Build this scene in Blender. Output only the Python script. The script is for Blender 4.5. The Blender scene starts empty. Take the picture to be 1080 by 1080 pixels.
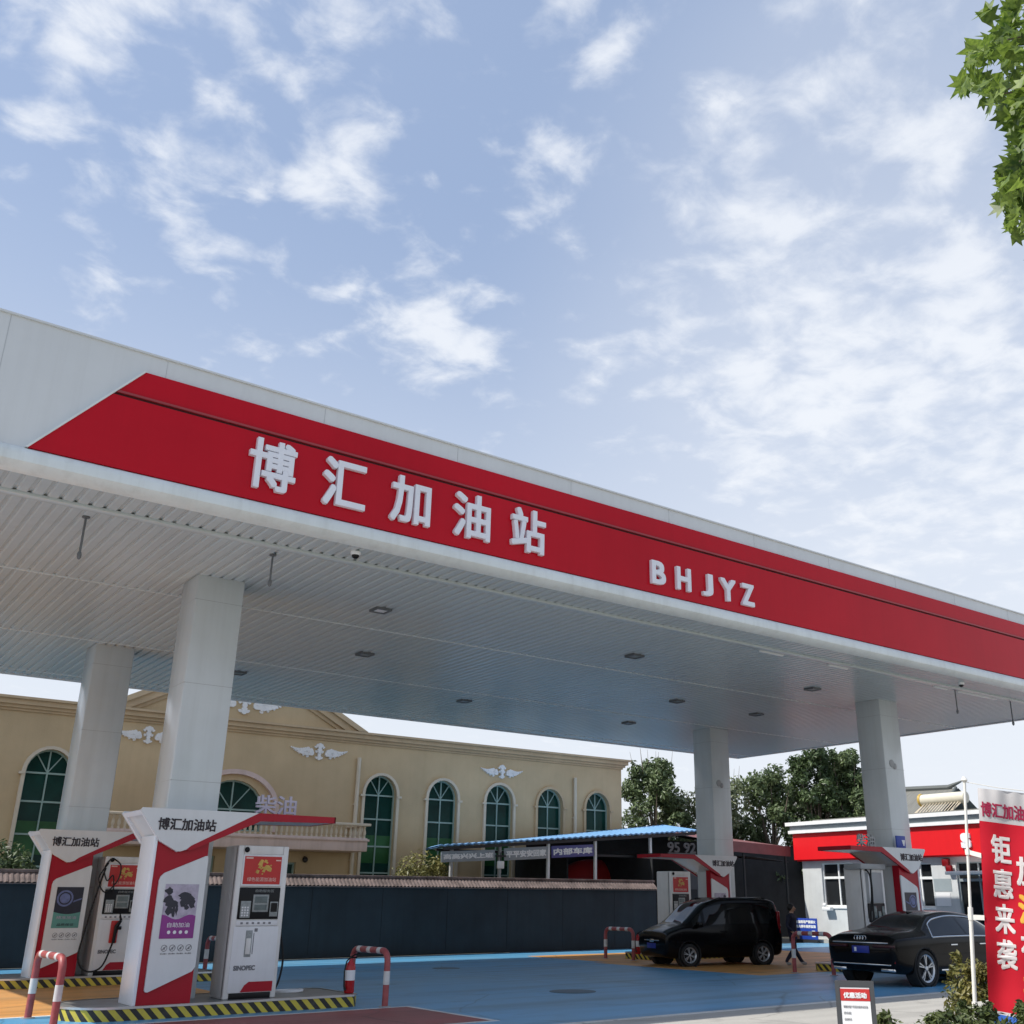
import bpy, bmesh, math, random
from mathutils import Vector, Matrix, noise as mnoise
from mathutils.geometry import tessellate_polygon
random.seed(7)
sc = bpy.context.scene
COL = sc.collection
rad = math.radians
PI = math.pi

# ------------------------------------------------------------------ materials
def new_mat(name):
    m = bpy.data.materials.new(name)
    m.use_nodes = True
    return m, m.node_tree, m.node_tree.nodes['Principled BSDF']

def pm(name, col, rough=.5, metal=0, var=.08, scale=2.0, bump=0, bscale=60, spec=.5, coat=0, tint=None, rvar=.0, detail=6, stretch=None, streak=0, streakcol=(.55, .52, .47)):
    """plain painted / mineral surface: base colour drifting a little with noise, optional fine bump"""
    m, nt, b = new_mat(name)
    N, L = nt.nodes, nt.links
    tc = N.new('ShaderNodeTexCoord')
    src = tc.outputs['Object']
    if stretch:
        mp = N.new('ShaderNodeMapping'); mp.inputs['Scale'].default_value = stretch
        L.new(src, mp.inputs['Vector']); src = mp.outputs['Vector']
    nz = N.new('ShaderNodeTexNoise'); nz.inputs['Scale'].default_value = scale; nz.inputs['Detail'].default_value = detail
    nz.inputs['Roughness'].default_value = .6
    L.new(src, nz.inputs['Vector'])
    r = N.new('ShaderNodeMapRange'); r.inputs['From Min'].default_value = .3; r.inputs['From Max'].default_value = .7
    L.new(nz.outputs['Fac'], r.inputs['Value'])
    mx = N.new('ShaderNodeMix'); mx.data_type = 'RGBA'
    c = Vector(col)
    lo = c * (1 - var); hi = c * (1 + var)
    if tint is not None:
        lo = Vector(tint)
        hi = c
    mx.inputs['A'].default_value = (*lo, 1); mx.inputs['B'].default_value = (*hi, 1)
    L.new(r.outputs['Result'], mx.inputs['Factor']); L.new(mx.outputs['Result'], b.inputs['Base Color'])
    if streak:   # rain-washed dirt running down the surface
        m3 = N.new('ShaderNodeMapping'); m3.inputs['Scale'].default_value = (5.5, 5.5, .22); L.new(tc.outputs['Object'], m3.inputs['Vector'])
        n4 = N.new('ShaderNodeTexNoise'); n4.inputs['Scale'].default_value = 1.0; n4.inputs['Detail'].default_value = 6; n4.inputs['Roughness'].default_value = .65; L.new(m3.outputs['Vector'], n4.inputs['Vector'])
        r4 = N.new('ShaderNodeMapRange'); r4.inputs['From Min'].default_value = .46; r4.inputs['From Max'].default_value = .78; r4.inputs['To Max'].default_value = streak
        L.new(n4.outputs['Fac'], r4.inputs['Value'])
        m4 = N.new('ShaderNodeMix'); m4.data_type = 'RGBA'; m4.blend_type = 'MULTIPLY'; m4.inputs['B'].default_value = (*streakcol, 1)
        L.new(r4.outputs['Result'], m4.inputs['Factor']); L.new(mx.outputs['Result'], m4.inputs['A']); L.new(m4.outputs['Result'], b.inputs['Base Color'])
    b.inputs['Roughness'].default_value = rough
    if rvar:
        rr = N.new('ShaderNodeMapRange'); rr.inputs['To Min'].default_value = rough - rvar; rr.inputs['To Max'].default_value = rough + rvar
        L.new(nz.outputs['Fac'], rr.inputs['Value']); L.new(rr.outputs['Result'], b.inputs['Roughness'])
    b.inputs['Metallic'].default_value = metal
    b.inputs['Specular IOR Level'].default_value = spec
    b.inputs['Coat Weight'].default_value = coat
    if bump:
        n2 = N.new('ShaderNodeTexNoise'); n2.inputs['Scale'].default_value = bscale; n2.inputs['Detail'].default_value = 4
        L.new(src, n2.inputs['Vector'])
        bp = N.new('ShaderNodeBump'); bp.inputs['Strength'].default_value = bump; bp.inputs['Distance'].default_value = .02
        L.new(n2.outputs['Fac'], bp.inputs['Height']); L.new(bp.outputs['Normal'], b.inputs['Normal'])
    return m

def leaf_mat(name, dark, light, scale=1.2, trans=.25):
    m, nt, b = new_mat(name)
    N, L = nt.nodes, nt.links
    tc = N.new('ShaderNodeTexCoord')
    nz = N.new('ShaderNodeTexNoise'); nz.inputs['Scale'].default_value = scale; nz.inputs['Detail'].default_value = 3
    L.new(tc.outputs['Object'], nz.inputs['Vector'])
    n2 = N.new('ShaderNodeTexNoise'); n2.inputs['Scale'].default_value = scale * 14; n2.inputs['Detail'].default_value = 1
    L.new(tc.outputs['Object'], n2.inputs['Vector'])
    ad = N.new('ShaderNodeMath'); ad.operation = 'MULTIPLY_ADD'; ad.inputs[1].default_value = .5
    hf = N.new('ShaderNodeMath'); hf.operation = 'MULTIPLY'; hf.inputs[1].default_value = .5
    L.new(nz.outputs['Fac'], hf.inputs[0]); L.new(n2.outputs['Fac'], ad.inputs[0]); L.new(hf.outputs[0], ad.inputs[2])
    cr = N.new('ShaderNodeValToRGB')
    cr.color_ramp.elements[0].position = .33; cr.color_ramp.elements[0].color = (*dark, 1)
    cr.color_ramp.elements[1].position = .66; cr.color_ramp.elements[1].color = (*light, 1)
    L.new(ad.outputs[0], cr.inputs['Fac']); L.new(cr.outputs['Color'], b.inputs['Base Color'])
    b.inputs['Roughness'].default_value = .45
    tr = N.new('ShaderNodeBsdfTranslucent'); L.new(cr.outputs['Color'], tr.inputs['Color'])
    ms = N.new('ShaderNodeMixShader'); ms.inputs[0].default_value = trans
    out = N['Material Output']
    L.new(b.outputs[0], ms.inputs[1]); L.new(tr.outputs[0], ms.inputs[2]); L.new(ms.outputs[0], out.inputs['Surface'])
    return m

def stripe_mat(name, ca, cb, period, axis='x+z', rough=.5, wear=.25):
    """painted hazard stripes, following object coordinates"""
    m, nt, b = new_mat(name)
    N, L = nt.nodes, nt.links
    tc = N.new('ShaderNodeTexCoord'); sx = N.new('ShaderNodeSeparateXYZ')
    L.new(tc.outputs['Object'], sx.inputs[0])
    def M(op, a, bb):
        n = N.new('ShaderNodeMath'); n.operation = op
        for i, v in enumerate((a, bb)):
            if hasattr(v, 'links') or hasattr(v, 'is_linked'): L.new(v, n.inputs[i])
            else: n.inputs[i].default_value = v
        return n.outputs[0]
    an = N.new('ShaderNodeAttribute'); an.attribute_name = 'run'
    s = M('ADD', an.outputs['Fac'], sx.outputs['Z'])
    fr = M('FRACT', M('DIVIDE', M('ADD', s, 100.0), period), 0.0)
    st = M('GREATER_THAN', fr, .5)
    nz = N.new('ShaderNodeTexNoise'); nz.inputs['Scale'].default_value = 9; nz.inputs['Detail'].default_value = 8
    L.new(tc.outputs['Object'], nz.inputs['Vector'])
    mx = N.new('ShaderNodeMix'); mx.data_type = 'RGBA'
    mx.inputs['A'].default_value = (*ca, 1); mx.inputs['B'].default_value = (*cb, 1)
    L.new(st, mx.inputs['Factor'])
    wr = N.new('ShaderNodeMapRange'); wr.inputs['From Min'].default_value = .5; wr.inputs['From Max'].default_value = .75
    wr.inputs['To Max'].default_value = wear
    L.new(nz.outputs['Fac'], wr.inputs['Value'])
    m2 = N.new('ShaderNodeMix'); m2.data_type = 'RGBA'; m2.inputs['B'].default_value = (.16, .14, .12, 1)
    L.new(wr.outputs['Result'], m2.inputs['Factor']); L.new(mx.outputs['Result'], m2.inputs['A'])
    L.new(m2.outputs['Result'], b.inputs['Base Color']); b.inputs['Roughness'].default_value = rough
    return m

def ground_mat(name, col, worn, rough=.55, wornamt=.55, scale=.5, tracks=True):
    """resin / concrete floor: large worn patches, tyre streaks along x, fine grain"""
    m, nt, b = new_mat(name)
    N, L = nt.nodes, nt.links
    tc = N.new('ShaderNodeTexCoord')
    n1 = N.new('ShaderNodeTexNoise'); n1.inputs['Scale'].default_value = scale; n1.inputs['Detail'].default_value = 8; n1.inputs['Roughness'].default_value = .62
    L.new(tc.outputs['Object'], n1.inputs['Vector'])
    mp = N.new('ShaderNodeMapping'); mp.inputs['Scale'].default_value = (.12, 1.6, 1); L.new(tc.outputs['Object'], mp.inputs['Vector'])
    n2 = N.new('ShaderNodeTexNoise'); n2.inputs['Scale'].default_value = 1.1; n2.inputs['Detail'].default_value = 6
    L.new(mp.outputs['Vector'], n2.inputs['Vector'])
    n3 = N.new('ShaderNodeTexNoise'); n3.inputs['Scale'].default_value = 35; n3.inputs['Detail'].default_value = 3
    L.new(tc.outputs['Object'], n3.inputs['Vector'])
    r1 = N.new('ShaderNodeMapRange'); r1.inputs['From Min'].default_value = .42; r1.inputs['From Max'].default_value = .72; r1.inputs['To Max'].default_value = wornamt
    L.new(n1.outputs['Fac'], r1.inputs['Value'])
    mx = N.new('ShaderNodeMix'); mx.data_type = 'RGBA'; mx.inputs['A'].default_value = (*col, 1); mx.inputs['B'].default_value = (*worn, 1)
    L.new(r1.outputs['Result'], mx.inputs['Factor'])
    r2 = N.new('ShaderNodeMapRange'); r2.inputs['From Min'].default_value = .45; r2.inputs['From Max'].default_value = .75
    r2.inputs['To Min'].default_value = 1.06; r2.inputs['To Max'].default_value = .62 if tracks else .85
    L.new(n2.outputs['Fac'], r2.inputs['Value'])
    r3 = N.new('ShaderNodeMapRange'); r3.inputs['To Min'].default_value = .85; r3.inputs['To Max'].default_value = 1.15
    L.new(n3.outputs['Fac'], r3.inputs['Value'])
    mu = N.new('ShaderNodeMath'); mu.operation = 'MULTIPLY'; L.new(r2.outputs['Result'], mu.inputs[0]); L.new(r3.outputs['Result'], mu.inputs[1])
    sc_ = N.new('ShaderNodeVectorMath'); sc_.operation = 'SCALE'
    L.new(mx.outputs['Result'], sc_.inputs[0]); L.new(mu.outputs[0], sc_.inputs['Scale'])
    n5 = N.new('ShaderNodeTexNoise'); n5.inputs['Scale'].default_value = .9; n5.inputs['Detail'].default_value = 5; n5.inputs['Distortion'].default_value = .6
    L.new(tc.outputs['Object'], n5.inputs['Vector'])
    r5 = N.new('ShaderNodeMapRange'); r5.inputs['From Min'].default_value = .60; r5.inputs['From Max'].default_value = .74; r5.inputs['To Max'].default_value = .5
    L.new(n5.outputs['Fac'], r5.inputs['Value'])
    m5 = N.new('ShaderNodeMix'); m5.data_type = 'RGBA'; m5.blend_type = 'MULTIPLY'; m5.inputs['B'].default_value = (.42, .42, .43, 1)
    L.new(r5.outputs['Result'], m5.inputs['Factor']); L.new(sc_.outputs[0], m5.inputs['A'])
    # hairline cracks and joints
    vo = N.new('ShaderNodeTexVoronoi'); vo.feature = 'DISTANCE_TO_EDGE'; vo.inputs['Scale'].default_value = .22
    wq = N.new('ShaderNodeVectorMath'); wq.operation = 'MULTIPLY_ADD'; wq.inputs[1].default_value = (.7, .7, 0); L.new(n1.outputs['Color'], wq.inputs[0]); L.new(tc.outputs['Object'], wq.inputs[2]); L.new(wq.outputs[0], vo.inputs['Vector'])
    r6 = N.new('ShaderNodeMapRange'); r6.inputs['From Min'].default_value = .0; r6.inputs['From Max'].default_value = .006; r6.inputs['To Min'].default_value = .55; r6.inputs['To Max'].default_value = 0
    L.new(vo.outputs['Distance'], r6.inputs['Value'])
    m6 = N.new('ShaderNodeMix'); m6.data_type = 'RGBA'; m6.blend_type = 'MULTIPLY'; m6.inputs['B'].default_value = (.3, .3, .3, 1)
    L.new(r6.outputs['Result'], m6.inputs['Factor']); L.new(m5.outputs['Result'], m6.inputs['A'])
    L.new(m6.outputs['Result'], b.inputs['Base Color'])
    rr = N.new('ShaderNodeMapRange'); rr.inputs['To Min'].default_value = rough - .12; rr.inputs['To Max'].default_value = rough + .15
    L.new(n1.outputs['Fac'], rr.inputs['Value']); L.new(rr.outputs['Result'], b.inputs['Roughness'])
    bp = N.new('ShaderNodeBump'); bp.inputs['Strength'].default_value = .15; bp.inputs['Distance'].default_value = .01
    L.new(n3.outputs['Fac'], bp.inputs['Height']); L.new(bp.outputs['Normal'], b.inputs['Normal'])
    return m

M = {}
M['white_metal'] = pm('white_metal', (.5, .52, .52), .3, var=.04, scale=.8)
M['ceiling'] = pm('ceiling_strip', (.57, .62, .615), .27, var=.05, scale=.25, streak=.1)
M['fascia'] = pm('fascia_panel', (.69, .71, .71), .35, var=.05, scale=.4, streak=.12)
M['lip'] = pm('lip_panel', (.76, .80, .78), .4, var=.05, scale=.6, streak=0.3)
M['red_panel'] = pm('red_panel', (.52, .004, .016), .2, var=.08, scale=.35, spec=.16, rvar=.06, streak=.12)
M['red_groove'] = pm('red_groove', (.34, .035, .04), .4)
M['letter'] = pm('letter_white', (.82, .83, .88), .4, var=.03)
M['letter_side'] = pm('letter_side', (.5, .52, .56), .4, var=.02)
M['column'] = pm('column_panel', (.60, .635, .635), .2, var=.06, scale=.7, rvar=.05, streak=.16)
M['dark'] = pm('dark_metal', (.02, .02, .022), .5)
M['black'] = pm('black_plastic', (.006, .006, .007), .4, spec=.25)
M['rubber'] = pm('rubber', (.012, .012, .012), .8)
M['grey'] = pm('grey_metal', (.32, .33, .33), .4)
M['midgrey'] = pm('mid_grey_panel', (.14, .15, .155), .5)
M['steel'] = pm('steel', (.55, .56, .56), .3, metal=.9)
M['chrome'] = pm('chrome', (.75, .76, .77), .15, metal=1, var=.02)
M['sign_white'] = pm('sign_white', (.66, .68, .675), .3, var=.05, streak=.12)
M['sign_red'] = pm('sign_red', (.36, .005, .018), .32, spec=.3, var=.07)
M['sign_edge'] = pm('sign_edge_white', (.80, .82, .84), .3, var=.02, streak=0.08)
M['disp'] = pm('dispenser_grey', (.70, .685, .65), .38, var=.09, scale=1.5, streak=.28)
M['disp_front'] = pm('dispenser_front', (.70, .70, .70), .33, var=.05, streak=.16)
M['ad_red'] = pm('ad_red', (.50, .022, .018), .45, var=.05)
M['ad_gold'] = pm('ad_gold', (.55, .36, .07), .4, var=.25, scale=14)
M['ad_pale'] = pm('ad_pale', (.7, .5, .42), .5)
M['screen'] = pm('screen_glass', (.10, .13, .13), .12, var=.3, scale=8)
M['screen_pale'] = pm('keypad', (.26, .28, .27), .4, var=.25, scale=30)
M['purple'] = pm('poster_purple', (.24, .028, .22), .4, var=.12)
M['poster_pale'] = pm('poster_pale', (.42, .38, .46), .4, var=.3, scale=7)
M['poster_dark'] = pm('poster_dark', (.016, .016, .03), .35, var=.3, scale=8)
M['teal'] = pm('poster_teal', (.10, .28, .24), .4, var=.15)
M['ring'] = pm('poster_ring', (.12, .15, .30), .4, var=.3, scale=12)
M['ink'] = pm('ink', (.02, .012, .018), .5)
M['ink_grey'] = pm('ink_grey', (.18, .18, .19), .6)
M['paper'] = pm('paper', (.78, .78, .78), .6, var=.03)
M['hazard'] = stripe_mat('hazard_stripe', (.58, .46, .05), (.02, .018, .015), .2)
M['island_top'] = pm('island_top', (.20, .20, .19), .35, var=.3, scale=2.5)
M['blue_floor'] = ground_mat('blue_resin', (.095, .32, .54), (.18, .30, .39), .38, wornamt=.8, scale=.35)
M['orange_floor'] = ground_mat('orange_resin', (.62, .29, .075), (.38, .24, .11), .5, wornamt=.75)
M['red_floor'] = ground_mat('red_resin', (.26, .055, .055), (.24, .11, .10), .5, wornamt=.8)
M['line'] = ground_mat('line_paint', (.62, .62, .60), (.4, .4, .4), .6)
M['concrete'] = ground_mat('concrete', (.40, .385, .35), (.30, .29, .265), .8, tracks=False)
M['earth'] = ground_mat('earth', (.20, .185, .15), (.12, .13, .08), .9, tracks=False)
M['manhole'] = pm('manhole_iron', (.055, .10, .14), .5, var=.2, scale=20)
M['hoop_red'] = pm('hoop_red', (.33, .07, .07), .45, var=.22, scale=9, bump=.1)
M['hoop_white'] = pm('hoop_white', (.60, .60, .58), .5, var=.1, scale=9)
M['ext_red'] = pm('extinguisher_red', (.42, .012, .016), .25)
M['navy_wall'] = pm('navy_wall', (.022, .034, .043), .55, var=.3, scale=.5, bump=.05, bscale=20, spec=.3, streak=.4)
M['tile'] = pm('coping_tile', (.17, .13, .12), .85, var=.45, scale=2.5)
M['tan'] = pm('tan_render', (.57, .43, .25), .85, var=.12, scale=.45, bump=.25, bscale=25, detail=10, streak=.12)
M['cornice'] = pm('cornice_render', (.56, .42, .255), .8, var=.1, scale=.9, streak=.2)
M['cream'] = pm('cream_trim', (.66, .57, .43), .7, var=.06)
M['pink'] = pm('pink_render', (.70, .54, .47), .7, var=.08, scale=1.2, streak=0.4)
M['relief'] = pm('white_relief', (.84, .82, .78), .7, var=.06)
M['win_frame'] = pm('window_frame', (.30, .42, .37), .5)
M['glass'] = pm('green_glass', (.006, .042, .032), .15, var=.5, scale=.7, spec=.12)
M['glass_green'] = pm('green_blind', (.022, .10, .03), .3, var=.4, scale=.8, spec=.25)
M['blue_roof'] = pm('blue_roof', (.17, .36, .62), .45, var=.1, scale=1.5, streak=.3)
M['maroon_roof'] = pm('maroon_roof', (.22, .085, .08), .6, var=.15)
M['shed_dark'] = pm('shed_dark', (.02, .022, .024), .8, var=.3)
M['shed_panel'] = pm('shed_panel', (.065, .075, .08), .6, var=.15, scale=3, stretch=(6, 6, .3))
M['translucent'] = pm('pale_sheet', (.78, .76, .60), .5)
M['board'] = pm('board_grey', (.30, .34, .37), .5, var=.1)
M['board_blue'] = pm('board_blue', (.10, .10, .30), .5, var=.1)
M['kiosk_wall'] = pm('kiosk_wall', (.56, .58, .58), .7, var=.1, scale=1.2, bump=.1, streak=0.15)
M['kiosk_red'] = pm('kiosk_red', (.74, .012, .018), .35, var=.03, streak=0.12)
M['kiosk_white'] = pm('kiosk_white', (.84, .85, .85), .4, var=.03, streak=0.2)
M['kiosk_grey'] = pm('kiosk_grey', (.30, .35, .37), .5)
M['win_white'] = pm('window_white', (.80, .81, .80), .4)
M['win_dark'] = pm('dark_glass', (.018, .02, .022), .06, var=.3, scale=.6)
M['sign_blue'] = pm('sign_blue', (.018, .055, .33), .4)
M['roof_tile'] = pm('grey_roof_tile', (.17, .168, .15), .8, var=.2, stretch=(1, 12, 1), scale=1)
M['roof_ridge'] = pm('roof_ridge', (.10, .11, .105), .7)
M['heater'] = pm('heater_tank', (.66, .62, .50), .35, var=.06)
M['car_black'] = pm('car_black', (.002, .002, .0025), .2, var=.1, spec=.14, coat=.14)
M['car_glass'] = pm('car_glass', (.003, .004, .005), .05, var=.1, spec=.45)
M['lamp_lens'] = pm('lamp_lens', (.50, .52, .54), .12, var=.3, scale=20)
M['tail_red'] = pm('tail_red', (.20, .008, .012), .15)
M['plate'] = pm('plate_blue', (.02, .035, .26), .4)
M['alloy'] = pm('alloy', (.52, .54, .56), .28, metal=.7)
M['skin'] = pm('skin', (.42, .25, .17), .55)
M['navy_cloth'] = pm('navy_cloth', (.012, .014, .032), .85, var=.3, scale=6)
M['hair'] = pm('hair', (.008, .007, .006), .6)
M['shoe'] = pm('shoe', (.30, .29, .28), .6)
M['pole'] = pm('pole_white', (.78, .76, .70), .4)
M['bark'] = pm('bark', (.16, .13, .10), .9, var=.3, scale=8, bump=.4, bscale=14)
M['leaf_far'] = leaf_mat('leaf_far', (.022, .05, .02), (.20, .26, .11), .9)
M['leaf_far_light'] = leaf_mat('leaf_far_light', (.05, .085, .035), (.32, .35, .19), .9)
M['leaf_dark'] = leaf_mat('leaf_dark', (.014, .034, .015), (.13, .19, .07), .9)
M['leaf_near'] = leaf_mat('leaf_near', (.03, .075, .012), (.26, .36, .06), 3.0, .45)
M['leaf_bush'] = leaf_mat('leaf_bush', (.05, .07, .02), (.30, .27, .09), 1.8)
M['leaf_hedge'] = leaf_mat('leaf_hedge', (.05, .08, .02), (.26, .22, .06), 2.2)
M['leaf_hedge_low'] = leaf_mat('leaf_hedge_low', (.035, .06, .02), (.15, .18, .05), 2.2)
M['frame_dark'] = pm('frame_dark', (.055, .057, .06), .4)
M['groove_shadow'] = pm('groove_shadow', (.07, .004, .008), .5)
M['tail_dark'] = pm('tail_dark', (.035, .003, .005), .2)
M['fuel_letter'] = pm('fuel_letter', (.52, .50, .60), .5)
M['red_cover'] = pm('red_cover', (.30, .012, .010), .45)

# ------------------------------------------------------------------ mesh builder
class MB:
    def __init__(s): s.v = []; s.f = []; s.mi = []; s.m = 0
    def add(s, vs, fs, m=None):
        o = len(s.v); s.v += [tuple(p) for p in vs]
        mm = s.m if m is None else m
        for f in fs: s.f.append(tuple(i + o for i in f)); s.mi.append(mm)
    def box(s, x0, x1, y0, y1, z0, z1, m=None):
        v = [(x, y, z) for z in (z0, z1) for y in (y0, y1) for x in (x0, x1)]
        s.add(v, [(0, 2, 3, 1), (4, 5, 7, 6), (0, 1, 5, 4), (2, 6, 7, 3), (0, 4, 6, 2), (1, 3, 7, 5)], m)
    def bbox(s, x0, x1, y0, y1, z0, z1, b=.01, m=None):
        """box with its twelve edges chamfered"""
        bm = bmesh.new(); bmesh.ops.create_cube(bm, size=1)
        for v in bm.verts: v.co = Vector((x0 + (v.co.x + .5) * (x1 - x0), y0 + (v.co.y + .5) * (y1 - y0), z0 + (v.co.z + .5) * (z1 - z0)))
        bmesh.ops.bevel(bm, geom=bm.edges[:], offset=b, segments=2, affect='EDGES', profile=.5)
        s.bm(bm, m)
    def bm(s, bm, m=None):
        bm.verts.index_update()
        s.add([v.co[:] for v in bm.verts], [[v.index for v in f.verts] for f in bm.faces], m); bm.free()
    def plate(s, outer, O, U, V, N, d, holes=(), m=None, mside=None):
        """flat polygon (u,v) with holes, extruded by d along N from the plane O+uU+vV"""
        O, U, V, N = map(Vector, (O, U, V, N))
        loops = [list(outer)] + [list(h) for h in holes]
        flat = [p for l in loops for p in l]
        tris = tessellate_polygon([[Vector((p[0], p[1], 0)) for p in l] for l in loops])
        P0 = [O + U * p[0] + V * p[1] for p in flat]; P1 = [p + N * d for p in P0]
        n = len(flat); fr = []; bk = []
        flip = U.cross(V).dot(N) < 0
        for t in tris:
            a, b, c = [Vector((flat[i][0], flat[i][1])) for i in t]
            ccw = (b - a).cross(c - a) > 0
            t = t if ccw != flip else (t[0], t[2], t[1])
            fr.append(tuple(i + n for i in t)); bk.append((t[0], t[2], t[1]))
        sd = []; o = 0
        for l in loops:
            k = len(l)
            for i in range(k): sd.append((o + i, o + (i + 1) % k, n + o + (i + 1) % k, n + o + i))
            o += k
        s.add(P0 + P1, fr + bk, m)
        s.add(P0 + P1, sd, mside if mside is not None else m)
    def prism(s, poly, y0, y1, m=None):
        """polygon in x-z extruded along y"""
        s.plate(poly, (0, y1, 0), (1, 0, 0), (0, 0, 1), (0, -1, 0), y1 - y0, m=m)
    def prism_x(s, poly, x0, x1, m=None):
        s.plate(poly, (x1, 0, 0), (0, -1, 0), (0, 0, 1), (-1, 0, 0), x1 - x0, m=m)
    def tube(s, pts, r, n=10, m=None, cap=True):
        pts = [Vector(p) for p in pts]; k = len(pts)
        rs = r if isinstance(r, (list, tuple)) else [r] * k
        t = (pts[1] - pts[0]).normalized(); a = t.orthogonal().normalized()
        vs = []
        for i, p in enumerate(pts):
            tt = (pts[min(i + 1, k - 1)] - pts[max(i - 1, 0)]).normalized()
            a = (a - tt * a.dot(tt)).normalized(); b = tt.cross(a)
            for j in range(n):
                q = 2 * PI * j / n
                vs.append(p + (a * math.cos(q) + b * math.sin(q)) * rs[i])
        fs = [(i * n + j, i * n + (j + 1) % n, (i + 1) * n + (j + 1) % n, (i + 1) * n + j) for i in range(k - 1) for j in range(n)]
        if cap: fs += [tuple(range(n - 1, -1, -1)), tuple((k - 1) * n + j for j in range(n))]
        s.add(vs, fs, m)
    def lathe(s, prof, c, n=16, axis='z', m=None, cap=True):
        """profile [(r,h)] turned round an axis through c"""
        vs = []; k = len(prof)
        for r, h in prof:
            for j in range(n):
                q = 2 * PI * j / n; a, b = r * math.cos(q), r * math.sin(q)
                vs.append({'z': (c[0] + a, c[1] + b, c[2] + h), 'y': (c[0] + a, c[1] + h, c[2] - b), 'x': (c[0] + h, c[1] + a, c[2] + b)}[axis])
        fs = [(i * n + j, i * n + (j + 1) % n, (i + 1) * n + (j + 1) % n, (i + 1) * n + j) for i in range(k - 1) for j in range(n)]
        if cap: fs += [tuple(range(n - 1, -1, -1)), tuple((k - 1) * n + j for j in range(n))]
        s.add(vs, fs, m)
    def ball(s, c, r, m=None, n=12, k=8):
        r = r if isinstance(r, (tuple, list)) else (r, r, r)
        vs = [(c[0], c[1], c[2] - r[2])]
        for i in range(1, k):
            a = -PI / 2 + PI * i / k
            for j in range(n):
                q = 2 * PI * j / n
                vs.append((c[0] + r[0] * math.cos(a) * math.cos(q), c[1] + r[1] * math.cos(a) * math.sin(q), c[2] + r[2] * math.sin(a)))
        vs.append((c[0], c[1], c[2] + r[2]))
        fs = [(0, 1 + (j + 1) % n, 1 + j) for j in range(n)]
        fs += [(1 + i * n + j, 1 + i * n + (j + 1) % n, 1 + (i + 1) * n + (j + 1) % n, 1 + (i + 1) * n + j) for i in range(k - 2) for j in range(n)]
        o = 1 + (k - 2) * n
        fs += [(o + j, o + (j + 1) % n, len(vs) - 1) for j in range(n)]
        s.add(vs, fs, m)
    def text(s, body, O, U, V, w, h, depth=.004, bold=0.0, m=None, warp=None, keep=False):
        """lettering fitted into the box w x h whose lower left corner is O; U, V unit directions"""
        tv, tf = glyphs(body)
        O, U, V = Vector(O), Vector(U), Vector(V); N = U.cross(V)
        offs = [(0, 0)] if not bold else [(0, 0)] + [(bold * a, bold * b) for a, b in ((-1, -1), (1, -.97), (.97, 1), (-.98, .96), (.01, -.95), (.95, .02), (-.01, .94), (-.93, -.015))]
        ar = glyph_aspect(body)
        if keep: w = h * ar
        for i, (du, dv) in enumerate(offs):
            vs = []
            for x, y, z in tv:
                u = x * (w - 2 * bold) + bold + du; v = y * (h - 2 * bold) + bold + dv; d = z * depth + (.0006 * i if z > .5 else 0)
                vs.append(warp(u, v, d) if warp else O + U * u + V * v + N * d)
            s.add(vs, tf, m)
    def build(s, name, mats, parent=None, smooth=40, loc=None):
        me = bpy.data.meshes.new(name)
        me.from_pydata(s.v, [], s.f)
        for m in (mats if isinstance(mats, (list, tuple)) else [mats]): me.materials.append(M[m] if isinstance(m, str) else m)
        me.polygons.foreach_set('material_index', s.mi)
        if smooth:
            me.shade_smooth(); me.set_sharp_from_angle(angle=rad(smooth))
        me.update()
        o = bpy.data.objects.new(name, me); COL.objects.link(o)
        if parent: o.parent = parent
        if loc: o.location = loc
        return o

_G = {}
def glyphs(body):
    if body in _G: return _G[body][:2]
    cu = bpy.data.curves.new('lettering', 'FONT'); cu.body = body; cu.size = 1; cu.extrude = .5; cu.resolution_u = 3
    o = bpy.data.objects.new('lettering', cu); COL.objects.link(o)
    bpy.context.view_layer.update()
    me = bpy.data.meshes.new_from_object(o.evaluated_get(bpy.context.evaluated_depsgraph_get()))
    vs = [v.co.copy() for v in me.vertices]; fs = [tuple(p.vertices) for p in me.polygons]
    bpy.data.objects.remove(o); bpy.data.curves.remove(cu); bpy.data.meshes.remove(me)
    x0 = min(v.x for v in vs); x1 = max(v.x for v in vs); y0 = min(v.y for v in vs); y1 = max(v.y for v in vs)
    vs = [((v.x - x0) / (x1 - x0), (v.y - y0) / (y1 - y0), v.z + .5) for v in vs]
    _G[body] = (vs, fs, (x1 - x0) / (y1 - y0))
    return vs, fs
def glyph_aspect(body): glyphs(body); return _G[body][2]

def tag(o, label, cat, group=None, kind=None):
    if label: o['label'] = label
    if cat: o['category'] = cat
    if group: o['group'] = group
    if kind: o['kind'] = kind
    return o
def thing(name, label, cat, loc=(0, 0, 0), rz=0, group=None):
    o = bpy.data.objects.new(name, None); COL.objects.link(o)
    o.location = loc; o.rotation_euler = (0, 0, rz); o.empty_display_size = .2
    return tag(o, label, cat, group)
def struct(o): o['kind'] = 'structure'; return o
FU, FV = (1, 0, 0), (0, 0, 1)          # lettering that faces the forecourt side (towards -y)
LU, LV = (0, -1, 0), (0, 0, 1)         # lettering that faces -x

def put(mb, name, mats, t, smooth=40):
    """link a mesh modelled in world coordinates under the thing t"""
    o = mb.build(name, mats, t, smooth)
    if t.parent is None: o.location = -Vector(t.location)
    return o
def sheet(name, poly, z, mat):
    mb = MB(); mb.plate(poly, (0, 0, z - .3), (1, 0, 0), (0, 1, 0), (0, 0, 1), .3)
    return struct(mb.build(name, mat, smooth=0))

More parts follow.
